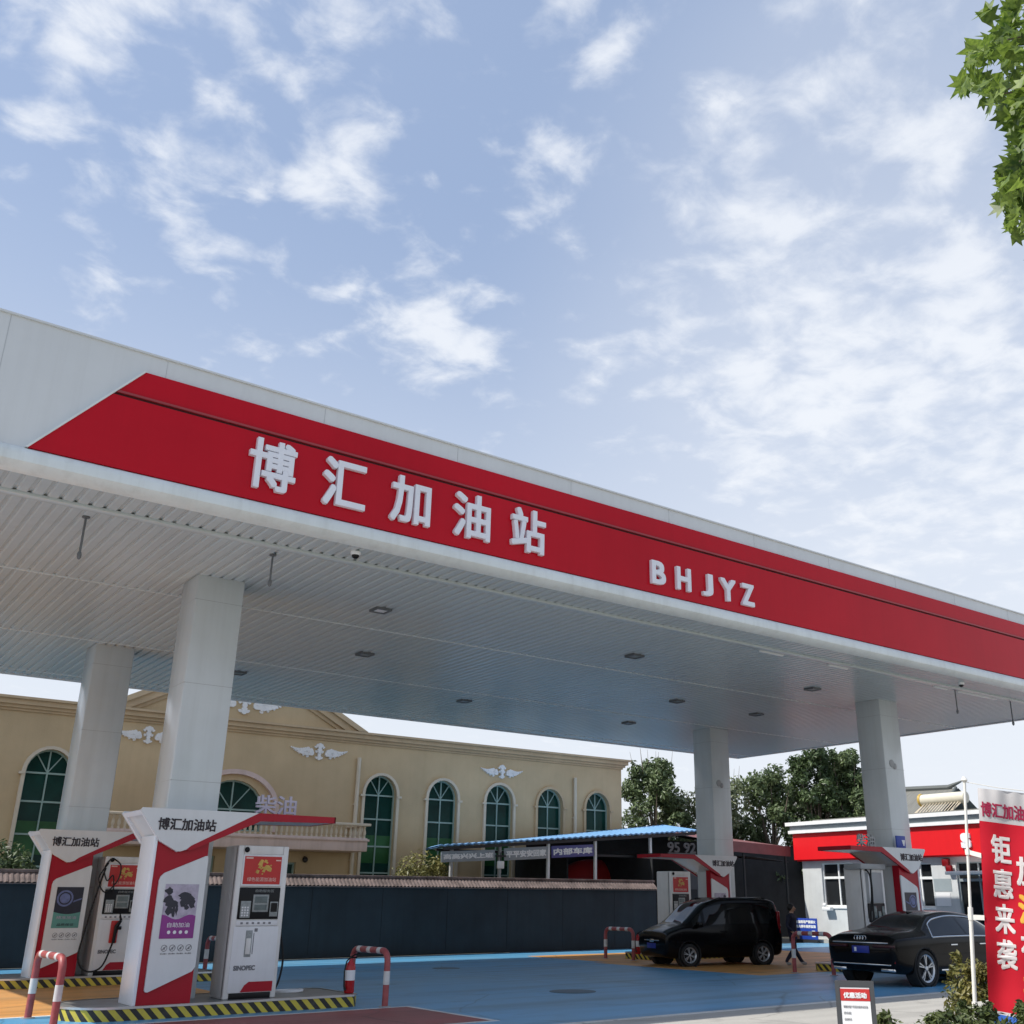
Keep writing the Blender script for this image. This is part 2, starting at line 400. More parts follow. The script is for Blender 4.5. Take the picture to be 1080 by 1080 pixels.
# ================================================================== GROUND
g = MB(); g.add([(-400, -400, -.02), (600, -400, -.02), (600, 700, -.02), (-400, 700, -.02)], [(0, 1, 2, 3)])
struct(g.build('ground', 'earth', smooth=0))
sheet('concrete_apron', [(-40, 2.0), (60, 2.0), (60, 13.2), (-40, 13.2)], -.008, 'concrete')
sheet('forecourt_floor', [(-40, 13.32), (60, 13.32), (60, 31.3), (-40, 31.3)], 0, 'blue_floor')
sheet('paint_line', [(-40, 13.2), (60, 13.2), (60, 13.32), (-40, 13.32)], .002, 'line')
sheet('red_bay', [(-20, 14.22), (9.45, 14.22), (9.45, 16.78), (-20, 16.78)], .004, 'red_floor')
for nm, p in (('bay_line', [(-20, 14.12), (9.55, 14.12), (9.55, 14.22), (-20, 14.22)]), ('bay_line', [(-20, 16.78), (9.55, 16.78), (9.55, 16.88), (-20, 16.88)]), ('bay_line', [(9.45, 14.22), (9.55, 14.22), (9.55, 16.78), (9.45, 16.78)])):
    sheet(nm, p, .004, 'line')
sheet('orange_lane', [(-12, 18.78), (7.9, 18.78), (7.9, 24.95), (-12, 24.95)], .004, 'orange_floor')
sheet('orange_lane', [(20.1, 18.62), (30.5, 18.62), (30.5, 25.0), (20.1, 25.0)], .004, 'orange_floor')
sheet('orange_lane', [(20.6, 25.0), (30.5, 25.0), (30.5, 29.0), (20.6, 29.0)], .005, 'orange_floor')
sheet('lane_line', [(-12, 18.66), (6.4, 18.66), (6.4, 18.78), (-12, 18.78)], .004, 'line')
mh = MB(); mh.lathe([(.36, 0), (.36, .006)], (15.3, 25.2, .001), 28); mh.lathe([(.30, .006), (.28, .010), (.1, .010)], (15.3, 25.2, .001), 28)
tag(mh.build('manhole_cover', 'manhole'), 'dark round manhole cover in the blue floor nearer the navy wall', 'manhole cover', 'manhole covers in the blue floor')
mh = MB(); mh.lathe([(.46, 0), (.46, .006)], (13.6, 17.6, .001), 28); mh.lathe([(.40, .006), (.38, .010), (.1, .010)], (13.6, 17.6, .001), 28)
tag(mh.build('manhole_cover', 'manhole'), 'dark round manhole cover in the middle of the blue floor', 'manhole cover', 'manhole covers in the blue floor')

# ================================================================== CANOPY
XL, XR, YF, YB, ZS, ZT = -.75, 31.75, 14.87, 30.02, 7.15, 9.41
can = thing('station_canopy', 'white and red canopy roof spanning the whole forecourt on four square columns', 'canopy', (15.5, 22.4, 0))
c = MB()
pitch = .205; x = XL + .1; prof = []
while x < XR - .1:
    x2 = min(x + pitch, XR - .1)
    prof += [(x + .002, ZS + .036), (x + .020, ZS + .034), (x + .026, ZS + .012), (x + .048, ZS), (x2 - .048, ZS), (x2 - .026, ZS + .012), (x2 - .020, ZS + .034), (x2 - .002, ZS + .036)]
    x = x2
vs = [(a, YF + .1, b) for a, b in prof] + [(a, YB - .1, b) for a, b in prof]; n = len(prof)
c.add(vs, [(i, i + n, i + 1 + n, i + 1) for i in range(n - 1)])
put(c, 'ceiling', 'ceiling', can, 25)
c = MB()
for y in (19.85, 24.76, 29.3): c.box(XL + .1, XR - .1, y - .014, y + .014, ZS - .010, ZS + .02)
put(c, 'ceiling_seam', 'lip', can)
c = MB(); c.bbox(XL + .1, XR - .1, 15.70, 15.86, ZS - .045, ZS + .01, .012); put(c, 'cable_trunking', 'ceiling', can)
c = MB(); c.box(XL + .12, XR - .12, YF + .12, YB - .12, ZT - .35, ZT - .3); put(c, 'roof_deck', 'grey', can)
# fascia: front, back and the two ends
c = MB()
c.box(XL, XR, YF, YF + .1, 7.44, ZT); c.box(XL, XR, YB - .1, YB, ZS - .03, ZT)
c.box(XL, XL + .1, YF + .1, YB - .1, ZS - .03, ZT); c.box(XR - .1, XR, YF + .1, YB - .1, ZS - .03, ZT)
c.box(XL - .03, XR + .03, YF - .03, YF + .13, ZT, ZT + .03)
for x in (1.42, -.2): c.box(x, x + .012, YF - .003, YF + .01, 7.49, ZT - .01, 1)
for k in range(11): c.box(3.6 + k * 2.6, 3.608 + k * 2.6, YF - .003, YF + .01, 9.1, ZT - .01, 1)
put(c, 'fascia', ['fascia', 'white_metal'], can)
c = MB()
pts = [(-.03, 7.475)] + [(-.03 - .10 * math.sin(q), 7.30 + .175 * math.cos(q)) for q in [PI * .22, PI * .42, PI * .6]] + [(-.05, 7.17), (.10, 7.142), (.10, 7.475)]
c.add([(XL - .02, YF + a, b) for a, b in pts] + [(XR + .02, YF + a, b) for a, b in pts], [(i, (i + 1) % len(pts), (i + 1) % len(pts) + len(pts), i + len(pts)) for i in range(len(pts))] + [tuple(range(len(pts) - 1, -1, -1)), tuple(range(len(pts), 2 * len(pts)))])
put(c, 'lower_trim', 'lip', can)
xs = lambda z: 1.95 + (z - 7.47) * .8405
c = MB()
c.prism([(xs(7.48), 7.48), (XR + .02, 7.48), (XR + .02, 8.605), (xs(8.605), 8.605)], YF - .06, YF - .002)
c.prism([(xs(8.68), 8.68), (XR + .02, 8.68), (XR + .02, 9.09), (xs(9.09), 9.09)], YF - .045, YF - .002)
put(c, 'red_band', 'red_panel', can)
c = MB(); c.prism([(xs(8.645), 8.645), (XR + .02, 8.645), (XR + .02, 8.679), (xs(8.679), 8.679)], YF - .08, YF - .002)
c.prism([(xs(8.606), 8.606), (XR + .02, 8.606), (XR + .02, 8.644), (xs(8.644), 8.644)], YF - .03, YF - .002, 1)  # shadow line beneath the moulding, painted as a dark red strip
put(c, 'red_moulding', ['red_groove', 'groove_shadow'], can)
c = MB(); c.prism([(xs(7.48) - .035, 7.48), (xs(7.48), 7.48), (xs(9.09), 9.09), (xs(9.09) - .035, 9.09)], YF - .085, YF - .002)
put(c, 'band_edge', 'lip', can)
for i, chh in enumerate('博汇加油站'):
    c = MB(); x = 4.99 + i * 1.2375
    c.text(chh, (x, YF - .062, 7.67), FU, FV, .77, .84, .075, bold=.017)
    put(c, 'sign_letter', 'letter', can, 0)
for i, (chh, w) in enumerate((('B', .38), ('H', .40), ('J', .30), ('Y', .46), ('Z', .38))):
    c = MB(); x = (13.37, 14.06, 14.80, 15.33, 15.98)[i]
    c.text(chh, (x, YF - .062, 7.655), FU, FV, w, .49, .07, bold=.020)
    put(c, 'sign_letter', 'letter', can, 0)
for x, y in ((5.5, 18.17), (5.5, 25.05), (25.2, 18.17), (25.2, 25.05)):
    c = MB(); c.bbox(x, x + .87, y, y + .86, 0, ZS + .03, .045)
    for z in (1.9, 3.55, 5.2, 6.7): c.box(x - .001, x + .871, y - .0015, y + .8615, z, z + .006, 1)
    col = put(c, 'column', ['column', 'grey'], can)
    if x > 20:
        c = MB(); c.lathe([(.11, 0), (.11, -.012), (.07, -.02), (.0, -.02)], (x + .3, y - .002, 5.35), 14, 'y'); c.lathe([(.09, -.012), (.06, -.03)], (x + .42, y - .002, 5.28), 10, 'y')
        c.build('emblem', 'grey', col)
for x, y, lit in ((9.2, 18.27, 1), (10.8, 22.1, 0), (15.93, 18.25, 0), (20.82, 22.0, 0), (15.95, 25.9, 0), (22.44, 18.3, 0), (9.23, 26.1, 0), (24.3, 22.1, 0), (22.3, 25.9, 0)):
    c = MB(); h = .17
    for a, b, e, f in ((-h, h, -h, -h + .04), (-h, h, h - .04, h), (-h, -h + .04, -h + .04, h - .04), (h - .04, h, -h + .04, h - .04)): c.box(x + a, x + b, y + e, y + f, ZS - .05, ZS + .01)
    fr = put(c, 'ceiling_lamp', 'midgrey', can)
    c = MB(); c.box(x - h + .042, x + h - .042, y - h + .042, y + h - .042, ZS - .03, ZS + .008)
    c.build('diffuser', 'kiosk_white' if lit else 'screen_pale', fr)
for x, y, L in ((3.12, 16.25, .62), (6.1, 16.25, .5), (25.53, 15.9, .62), (28.3, 15.9, .66)):
    c = MB(); c.tube([(x, y, ZS + .01), (x, y, ZS - L)], .018, 8); c.ball((x, y, ZS - L), (.035, .035, .07)); c.lathe([(.06, 0), (.06, .02)], (x, y, ZS - .02), 10)
    put(c, 'drop_rod', 'midgrey', can)
for x, y in ((7.14, 15.25), (24.9, 15.3)):
    c = MB(); c.lathe([(.07, 0), (.085, .02), (.085, .06), (.06, .07)], (x, y, ZS - .06), 14); c.ball((x, y, ZS - .06), (.065, .065, .06), 1)
    put(c, 'security_camera', ['kiosk_white', 'black'], can)
for x0, x1 in ((17.75, 18.55), (20.2, 20.95), (24.6, 25.2), (25.7, 27.6)):
    c = MB(); c.bbox(x0, x1, 15.9, 15.96, ZS - .07, ZS - .01, .012); put(c, 'tube_lamp', 'kiosk_white', can)

# ================================================================== PUMP ISLANDS
def island(x0, x1, y0, y1, label, round_left=True):
    cx, cy = (x0 + x1) / 2, (y0 + y1) / 2
    t = thing('pump_island', label, 'island', (cx, cy, 0), group='pump islands')
    hw, hd = (x1 - x0) / 2, (y1 - y0) / 2
    def outline(e):
        p = []; r = hd - .001
        s = -1 if round_left else 1
        for k in range(13):
            q = PI / 2 + PI * k / 12
            p.append((-hw + r * .9 + (r * .9 + e) * math.cos(q), (r + e) * math.sin(q)))
        p += [(hw - .12, -(hd + e)), (hw + e, -(hd + e) + .14), (hw + e, (hd + e) - .14), (hw - .12, hd + e)]
        if not round_left: p = [(-a, b) for a, b in p][::-1]
        return p
    k = MB(); ol = outline(0); k.plate(ol, (0, 0, 0), (1, 0, 0), (0, 1, 0), (0, 0, 1), .175); kb = k.build('kerb', 'hazard', t)
    run = [0.0]
    for i in range(1, len(ol)): run.append(run[-1] + math.hypot(ol[i][0] - ol[i - 1][0], ol[i][1] - ol[i - 1][1]))
    at_ = kb.data.attributes.new('run', 'FLOAT', 'POINT'); m_ = len(ol)
    for i in range(len(kb.data.vertices)): at_.data[i].value = run[i % m_]
    k = MB(); k.plate(outline(-.05), (0, 0, .17), (1, 0, 0), (0, 1, 0), (0, 0, 1), .014); k.build('top_slab', 'island_top', t)
    o1, o2 = outline(.012), outline(-.045); n = len(o1)
    k = MB(); k.add([(*p, .158) for p in o1] + [(*p, .19) for p in o1] + [(*p, .192) for p in o2], [(i, (i + 1) % n, (i + 1) % n + n, i + n) for i in range(n)] + [(i + n, (i + 1) % n + n, (i + 1) % n + 2 * n, i + 2 * n) for i in range(n)])
    k.build('edge_strip', 'steel', t)
    return t
island(4.28, 8.85, 17.32, 18.98, 'pump island with yellow black kerb nearest the red painted bay')
island(4.28, 8.95, 24.35, 26.0, 'pump island with yellow black kerb behind the first one, near the navy wall')
island(22.75, 28.0, 17.72, 19.25, 'pump island with hazard striped kerb just behind the black sedan', False)
island(22.3, 27.6, 24.72, 26.35, 'pump island with hazard striped kerb beyond the black minivan', False)

# ================================================================== SIGN PILLARS with winged roof
def pillar(x0, y0, mir, arm, label, poster):
    t = thing('sign_pillar', label, 'sign pillar', (x0, y0, .182), group='red and white sign pillars on the pump islands')
    s = -1 if mir else 1
    zb = .182
    P = lambda pts: [(s * a, b - zb) for a, b in pts]
    bx = lambda mb, a, b, c_, d, e, f, m=None: mb.bbox(min(s * a, s * b), max(s * a, s * b), c_, d, e - zb, f - zb, .012, m)
    k = MB(); bx(k, 0, .05, 0, .72, zb + .001, 2.62); k.build('side_panel', 'sign_edge', t)
    k = MB(); k.prism(P([(.052, zb + .001), (.87, zb + .001), (.87, 2.66), (.052, 2.60)]), .03, .24); k.build('red_body', 'sign_red', t)
    k = MB(); bx(k, .052, .80, .242, .70, zb + .001, 2.62); k.build('back_body', 'column', t)
    pan = [(.15, .40), (.165, .37), (.20, .365), (.83, .635), (.875, .70), (.875, 2.29), (.86, 2.33), (.83, 2.325), (.215, 2.06), (.165, 2.01), (.15, 1.95)]
    k = MB(); k.prism(P(pan), -.005, .028); pn = k.build('white_panel', 'sign_white', t)
    # poster
    k = MB(); y = -.008
    def quad(pts, m, d): k.prism(P(pts), y - d, y + .002, m)
    px0, px1, pz0, pz1 = .26, .78, 1.11, 1.90
    if poster == 'purple':
        quad([(px0, pz0), (px1, pz0), (px1, pz1), (px0, pz1)], 0, .002)
        quad([(px0, pz0)] + [(px1, pz0)] + [(px1 - i * .052, 1.42 + .035 * math.sin(i * .75 + .4)) for i in range(11)], 1, .004)
        rr = random.Random(3)
        for cx, cz, w, h in ((.33, 1.80, .06, .05), (.34, 1.66, .07, .07), (.40, 1.60, .09, .05), (.36, 1.52, .05, .08), (.43, 1.50, .025, .09), (.58, 1.72, .10, .06), (.64, 1.66, .10, .07), (.56, 1.62, .05, .06), (.70, 1.60, .05, .07), (.62, 1.56, .035, .04), (.47, 1.52, .02, .08)):
            pts = [(cx + w * (1 + .35 * rr.uniform(-1, 1)) * math.cos(q), cz + h * (1 + .35 * rr.uniform(-1, 1)) * math.sin(q)) for q in [2 * PI * i / 11 for i in range(11)]]
            quad(pts, 2, .0035 + .0004 * rr.random())
        k.text('自助加油', (min(s * .36, s * .70), y - .006, 1.27 - zb), FU, FV, .34, .07, .003, m=3)
        for i in range(4): k.lathe([(.026, 0), (.026, -.003), (.015, -.004)], (s * (.395 + i * .09), y - .005, 1.2 - zb), 12, 'y', m=3)
    else:
        quad([(px0, pz0), (px1, pz0), (px1, 1.42), (px0, 1.42)], 4, .002)
        quad([(px0, 1.42), (px1, 1.42), (px1, pz1), (px0, pz1)], 2, .002)
        k.lathe([(.16, -.002), (.16, -.005), (.125, -.006), (.125, -.003)], (s * .44, y, 1.68 - zb), 22, 'y', m=5, cap=False)
        k.lathe([(.10, -.003), (.09, -.006), (.03, -.008)], (s * .44, y, 1.68 - zb), 18, 'y', m=5)
        quad([(.60, 1.60), (.76, 1.66), (.77, 1.69), (.62, 1.64)], 5, .006)
        quad([(px0, 1.42)] + [(px0 + i * .0473, 1.42 - .045 * math.sin(PI * i / 11)) for i in range(1, 11)] + [(px1, 1.42)], 2, .0035)
        k.text('精准加油', (min(s * .33, s * .71), y - .004, 1.28 - zb), FU, FV, .38, .06, .003, m=6)
        k.text('品质保证', (min(s * .36, s * .68), y - .004, 1.15 - zb), FU, FV, .32, .05, .003, m=7)
    k.build('poster', ['poster_pale', 'purple', 'poster_dark', 'paper', 'teal', 'ring', 'poster_pale', 'ink'], pn, smooth=0)
    k = MB()
    for i in range(4):
        cx = s * (.36 + i * .125)
        k.lathe([(.048, -.004), (.048, -.009), (.040, -.009), (.040, -.004)], (cx, .0, .975 - zb), 16, 'y', cap=False)
        k.prism([(cx - .03, .955 - zb), (cx - .022, .947 - zb), (cx + .03, .995 - zb), (cx + .022, 1.003 - zb)], -.009, -.004)
        k.prism([(cx - .014, .955 - zb), (cx + .014, .955 - zb), (cx + .010, .985 - zb), (cx - .006, .99 - zb)], -.0085, -.004)
        k.text('禁止烟火', (cx - .05, -.006, .885 - zb), FU, FV, .10, .022, .003)
    k.build('safety_icons', 'ink_grey', pn, smooth=0)
    # winged roof
    D = 1.05; yf = -.05
    body = [(-.25, 3.0), (.10, 2.56), (.37, 2.40), (.50, 2.42), (1.64, 2.90), (arm - .02, 2.925), (arm - .02, 3.0)]
    front = [(-.29, 2.985), (-.26, 3.025), (1.62, 3.025), (1.55, 2.99), (.56, 2.475), (.49, 2.415), (.40, 2.385), (.34, 2.385), (.06, 2.53)]
    strip = [(.49, 2.412), (.56, 2.475), (1.55, 2.99), (1.62, 3.025), (arm, 3.02), (arm, 2.92), (1.66, 2.895), (.56, 2.405)]
    k = MB(); k.prism(P(body), yf + .03, yf + D - .03); rf = k.build('winged_roof', 'sign_white', t, 20)
    for a, b in ((yf, yf + .032), (yf + D - .032, yf + D)):
        k = MB(); k.prism(P(front), a, b); k.build('gable_panel', ['sign_white'], rf, 20)
        k = MB(); k.prism(P(strip), a - .006, b + .006); k.build('red_edge', 'sign_red', rf, 20)
    k = MB(); k.box(min(s * (arm - .019), s * (arm + .004)), max(s * (arm - .019), s * (arm + .004)), yf - .006, yf + D + .006, 2.918 - zb, 3.022 - zb); k.box(min(s * 1.7, s * (arm - .02)), max(s * 1.7, s * (arm - .02)), yf + .034, yf + D - .034, 3.0005 - zb, 3.02 - zb); k.build('red_edge', 'sign_red', rf, 20)
    k = MB()
    fr = [(-.29, 2.99), (.06, 2.53), (.09, 2.55), (-.25, 3.0)]
    for a, b in ((yf + .033, yf + .10), (yf + D - .10, yf + D - .033)): k.prism(P([(-.285, 2.985), (.065, 2.53), (.36, 2.375), (.38, 2.40), (.12, 2.56), (-.22, 2.99)]), a, b)
    k.prism(P([(-.285, 2.985), (-.235, 2.92), (-.20, 2.94), (-.25, 3.0)]), yf + .101, yf + D - .101)
    k.build('edge_frame', 'sign_edge', rf, 20)
    k = MB(); a, b = (.0, .92) if not mir else (-.86, .12)
    k.text('博汇加油站', (a, yf - .002, 2.70 - zb), FU, FV, b - a, .185, .006, bold=.004); k.build('station_name', 'ink', rf, smooth=0)
    return t, rf
def fuel_letters(rf, t, body, X0, X1, Y, z0, z1, mat='fuel_letter'):
    k = MB(); k.text(body, (X0 - t.location.x, Y - t.location.y, z0 - t.location.z), FU, FV, X1 - X0, z1 - z0, .04, bold=.005)
    k.box(X0 - t.location.x, X1 - t.location.x, Y - t.location.y - .03, Y - t.location.y - .01, z0 - t.location.z - .035, z0 - t.location.z - .005, 0)
    return k.build('fuel_letters', mat, rf, smooth=0)
t, rf = pillar(5.15, 17.38, False, 3.0, 'red and white sign pillar with purple poster on the nearest pump island', 'purple')
fuel_letters(rf, t, '柴油', 6.92, 7.66, 17.95, 3.06, 3.38)
t, rf = pillar(5.15, 24.4, False, 3.0, 'red and white sign pillar with dark gauge and teal poster, behind the striped hoop', 'dark')
t, rf = pillar(25.62, 17.72, True, 2.95, 'red and white sign pillar rising right behind the black sedan roof', 'dark')
fuel_letters(rf, t, '柴油', 23.5, 24.25, 18.1, 3.05, 3.36, 'grey')
k = MB(); k.bbox(25.02 - t.location.x, 25.42 - t.location.x, .2, .24, 3.03 - t.location.z, 3.36 - t.location.z, .01)
k.prism([(25.30 - t.location.x, 3.10 - t.location.z), (25.34 - t.location.x, 3.10 - t.location.z), (25.38 - t.location.x, 3.25 - t.location.z), (25.24 - t.location.x, 3.25 - t.location.z)], .19, .199, 1)
k.build('blue_sign', ['sign_blue', 'paper'], rf)
t, rf = pillar(25.55, 24.75, True, 3.1, 'red and white sign pillar above the minivan with 95 and 92 letters on its wing', 'purple')
fuel_letters(rf, t, '95 92', 23.0, 24.2, 24.95, 3.08, 3.39, 'ink_grey')

# ================================================================== FUEL DISPENSERS
def dispenser(x0, y0, label, kind):
    t = thing('fuel_dispenser', label, 'fuel dispenser', (x0, y0, .184), group='fuel dispensers')
    W, Dp, H = .88, .62, 2.34
    k = MB(); k.bbox(0, W, .02, Dp, .001, H, .03); k.bbox(0, .10, 0, .10, .001, H, .02); k.bbox(W - .10, W, 0, .10, .001, H, .02); k.bbox(.1, W - .1, .0, .1, H - .14, H - .001, .015)
    k.build('cabinet', 'disp', t)
    if kind != 'open':
        k = MB(); k.bbox(.09, W - .09, -.006, .03, 1.70, 2.20, .006); k.bbox(.12, W - .12, -.010, -.004, 1.73, 2.17, .002, 1)
        rr = random.Random(5)
        for i in range(26):
            a, r = rr.uniform(0, 2 * PI), rr.uniform(0, 1) ** .7
            cx, cz, w = W / 2 + .15 * r * math.cos(a), 1.99 + .11 * r * math.sin(a), rr.uniform(.015, .04)
            k.prism([(cx - w, cz - w * .4), (cx + w * .6, cz - w * .7), (cx + w, cz + w * .5), (cx - w * .3, cz + w * .9)], -.0125 - i * .0001, -.0096, 2)
        k.text('绿色能源加油站', (.19, -.010, 1.775), FU, FV, .50, .065, .003, m=3)
        k.box(.14, .26, -.012, -.009, 2.13, 2.155, 3); k.box(.66, .75, -.012, -.009, 2.10, 2.12, 3)
        k.build('advert_panel', ['disp_front', 'ad_red', 'ad_gold', 'ad_pale'], t, smooth=0)
        k = MB(); k.bbox(.09, W - .09, -.004, .03, 1.19, 1.68, .006); dp = k.build('display_panel', 'black', t)
        k = MB(); k.bbox(.33, .60, -.014, -.005, 1.30, 1.57, .004); k.box(.36, .57, -.018, -.0142, 1.44, 1.54, 1); k.box(.36, .57, -.018, -.0142, 1.33, 1.41, 1); k.build('price_screen', ['screen_pale', 'screen'], dp)
        k = MB(); k.bbox(.13, .30, -.014, -.005, 1.21, 1.47, .004)
        for a in range(3):
            for b in range(4): k.box(.15 + a * .045, .18 + a * .045, -.018, -.0142, 1.235 + b * .04, 1.262 + b * .04, 1)
        k.build('keypad', ['screen_pale', 'disp_front'], dp)
        k = MB(); k.bbox(.63, .77, -.014, -.005, 1.23, 1.46, .004); k.box(.645, .755, -.018, -.0142, 1.30, 1.44, 1); k.build('card_reader', ['screen_pale', 'black'], dp)
        k = MB(); k.text('自助服务区', (.36, -.006, 1.605), FU, FV, .32, .045, .003); k.build('display_lettering', 'screen_pale', dp, smooth=0)
    else:
        k = MB(); k.bbox(-.12, W + .04, -.06, .5, H - .06, H + .08, .015); k.build('top_beam', 'grey', t)
        k = MB(); k.bbox(.09, W - .09, -.004, .03, 1.45, 2.2, .006); k.bbox(.2, .27, -.012, -.003, 1.48, 2.17, .004, 1); k.build('blank_panel', ['grey', 'paper'], t)
        k = MB(); k.bbox(.09, W - .09, -.02, .03, .98, 1.44, .01); dp = k.build('display_panel', 'black', t)
        k = MB()
        for a in range(4): k.bbox(.14 + a * .17, .26 + a * .17, -.03, -.021, 1.02 + (a % 2) * .07, 1.25 + (a % 2) * .12, .004)
        k.build('keypad', 'screen', dp)
    k = MB(); k.bbox(.09, W - .09, -.004, .03, 1.09, 1.17, .004)
    k.bbox(.06, W - .06, -.008, .03, .09, 1.08, .008); 
    for i in range(6): k.box(.16 + i * .095, .20 + i * .095, -.006, -.003, 1.115, 1.145, 1)
    dr = k.build('service_door', ['disp_front', 'ink_grey'], t)
    if kind != 'nozzle':
        k = MB(); k.bbox(.27, .38, -.014, -.007, .62, 1.02, .004); k.bbox(.285, .365, -.020, -.0142, .66, .90, .003, 1); k.build('handle_recess', ['screen_pale', 'disp'], dr)
        k = MB(); k.box(.40, .412, -.012, -.008, .66, .98); k.box(.41, .46, -.014, -.008, 1.0, 1.05); k.build('label_strip', 'ink_grey', dr)
    k = MB(); k.text('SINOPEC', (.12, -.009, .42), FU, FV, .36, .075, .004, bold=.004); k.build('brand_lettering', 'ink_grey', dr, smooth=0)
    k = MB(); k.prism([(.27, .10), (.80, .10), (.80, .25), (.40, .25), (.33, .20)], -.014, -.009); k.build('red_swoosh', 'sign_red', dr)
    k = MB(); k.bbox(.1, W - .1, -.012, .02, .0, .088, .004); k.build('plinth', 'black', t)
    k = MB(); k.ball((.14, -.012, 2.27), (.045, .03, .045)); k.build('camera_dome', 'black', t)
    def hose(pts, r=.018):
        # smooth curve through control points
        P = [Vector(p) for p in pts]; out = []
        for i in range(len(P) - 1):
            p0, p1, p2, p3 = P[max(i - 1, 0)], P[i], P[i + 1], P[min(i + 2, len(P) - 1)]
            for j in range(6):
                u = j / 6
                out.append(.5 * ((2 * p1) + (p2 - p0) * u + (2 * p0 - 5 * p1 + 4 * p2 - p3) * u * u + (3 * p1 - p0 - 3 * p2 + p3) * u ** 3))
        k = MB(); k.tube(out + [P[-1]], r, 8); return k.build('hose', 'rubber', t)
    if kind == 'plain':
        hose([(W + .01, .3, 1.5), (W + .06, .26, 1.1), (W + .16, .22, .6), (W + .12, .2, .25), (W - .0, .12, .06)])
    elif kind == 'nozzle':
        hose([(.10, -.02, 2.28), (-.02, -.10, 2.10), (.06, -.12, 1.85), (.18, -.1, 1.95), (.24, -.08, 1.6)], .014)
        hose([(.16, -.02, 2.3), (.30, -.12, 2.15), (.27, -.14, 1.85), (.05, -.12, 1.62), (-.10, -.1, 1.9), (.06, -.06, 2.2)], .014)
        hose([(.02, -.05, 2.1), (-.10, -.1, 1.6), (-.22, -.12, .9), (-.28, -.14, .35), (-.08, -.16, .10), (.2, -.16, .18), (.36, -.12, .62)])
        k = MB(); k.bbox(.30, .46, -.05, -.01, .62, 1.06, .02); hb = k.build('nozzle_holder', 'ad_red', t)
        k = MB(); k.tube([(.38, -.09, .62), (.39, -.09, .80), (.40, -.10, .95), (.46, -.14, 1.06)], [.03, .035, .045, .03], 10); k.tube([(.46, -.14, 1.06), (.43, -.11, 1.2)], [.03, .012], 8); k.bbox(.42, .50, -.13, -.06, .88, .95, .015); k.build('nozzle', 'black', hb)
    else:
        hose([(.08, -.04, 2.28), (.16, -.1, 2.12), (.14, -.12, 1.7), (.06, -.1, 1.1), (.02, -.12, .6)], .02)
        hose([(.30, -.04, 2.28), (.20, -.1, 2.10), (.15, -.14, 1.7), (.08, -.14, 1.0), (-.08, -.14, .4)], .02)
    return t
dispenser(6.60, 17.62, 'tall grey fuel dispenser with red advert beside the purple poster pillar', 'plain')
dispenser(6.28, 24.45, 'grey fuel dispenser with a nozzle hanging on its front, hoses looped up', 'nozzle')
dispenser(23.45, 17.95, 'plain grey fuel dispenser with overhanging top beam behind the black sedan', 'open')
dispenser(22.98, 24.85, 'pale fuel dispenser with red advert above the minivan bonnet', 'plain')

# ================================================================== HOOP BARRIERS, EXTINGUISHERS
def hoop(x, ya, yb, h, label):
    t = thing('hoop_barrier', label, 'barrier', (x, (ya + yb) / 2, 0), group='red and white hoop barriers at the island ends')
    L = (yb - ya) / 2; r = .17
    pts = [(0, -L, 0), (0, -L, h - r)] + [(0, -L + r - r * math.cos(q), h - r + r * math.sin(q)) for q in [PI / 2 * i / 6 for i in range(1, 7)]]
    pts += [(0, -a, b) for _, a, b in [(0, p[1], p[2]) for p in pts[::-1]]]
    k = MB(); k.tube(pts, .052, 14); pipe = k.build('pipe', 'hoop_red', t)
    for y in (-L, L):
        k = MB(); k.tube([(0, y, .34), (0, y, .55)], .0545, 14); k.build('white_band', 'hoop_white', pipe)
        k = MB(); k.lathe([(.10, 0), (.10, .012), (.06, .014)], (0, y, .001), 14); k.build('foot_plate', 'grey', t)
    w = 2 * (L - r)
    for i in range(3):
        y = -(L - r) + w * (i + .28) / 2.56
        k = MB(); k.tube([(0, y - .065, h), (0, y + .065, h)], .0545, 14); k.build('white_band', 'hoop_white', pipe)
    return t
hoop(4.0, 16.95, 18.52, .90, 'faded red and white hoop barrier in the sun before the nearest island')
hoop(9.16, 17.0, 18.3, .86, 'red and white hoop barrier on blue floor past the extinguisher')
hoop(9.42, 25.25, 26.5, .80, 'red and white hoop barrier glimpsed between the near pillar and its dispenser')
hoop(21.75, 25.2, 26.5, .86, 'red and white hoop barrier in front of the minivan nose')
hoop(21.55, 17.6, 18.82, .92, 'red and white hoop barrier between the walking person and the sedan')
def extinguisher(x, y, z, label):
    t = thing('fire_extinguisher', label, 'fire extinguisher', (x, y, z), group='fire extinguishers')
    k = MB(); k.lathe([(.075, 0), (.085, .02), (.085, .40), (.07, .46), (.035, .50), (.03, .54)], (0, 0, 0), 18); b = k.build('cylinder', 'ext_red', t)
    k = MB(); k.lathe([(.0858, .2), (.0858, .36)], (0, 0, 0), 18); k.build('paper_label', 'paper', b)
    k = MB(); k.tube([(-.02, 0, .55), (.05, -.02, .60), (.14, -.03, .62)], .014, 6); k.tube([(0, 0, .54), (0, 0, .58)], .025, 8); k.tube([(-.02, 0, .56), (.10, -.02, .55)], .011, 6); k.build('handle', 'black', t)
    k = MB(); k.tube([(-.02, -.01, .56), (-.09, -.02, .50), (-.125, -.03, .34), (-.12, -.04, .12), (-.10, -.05, .05)], [.012, .012, .012, .014, .022], 8); k.build('hose', 'rubber', t)
    return t
extinguisher(8.78, 17.60, .19, 'red fire extinguisher with white label at the end of the nearest island')
extinguisher(21.75, 25.0, .19, 'dark red fire extinguisher beside the hoop before the minivan')
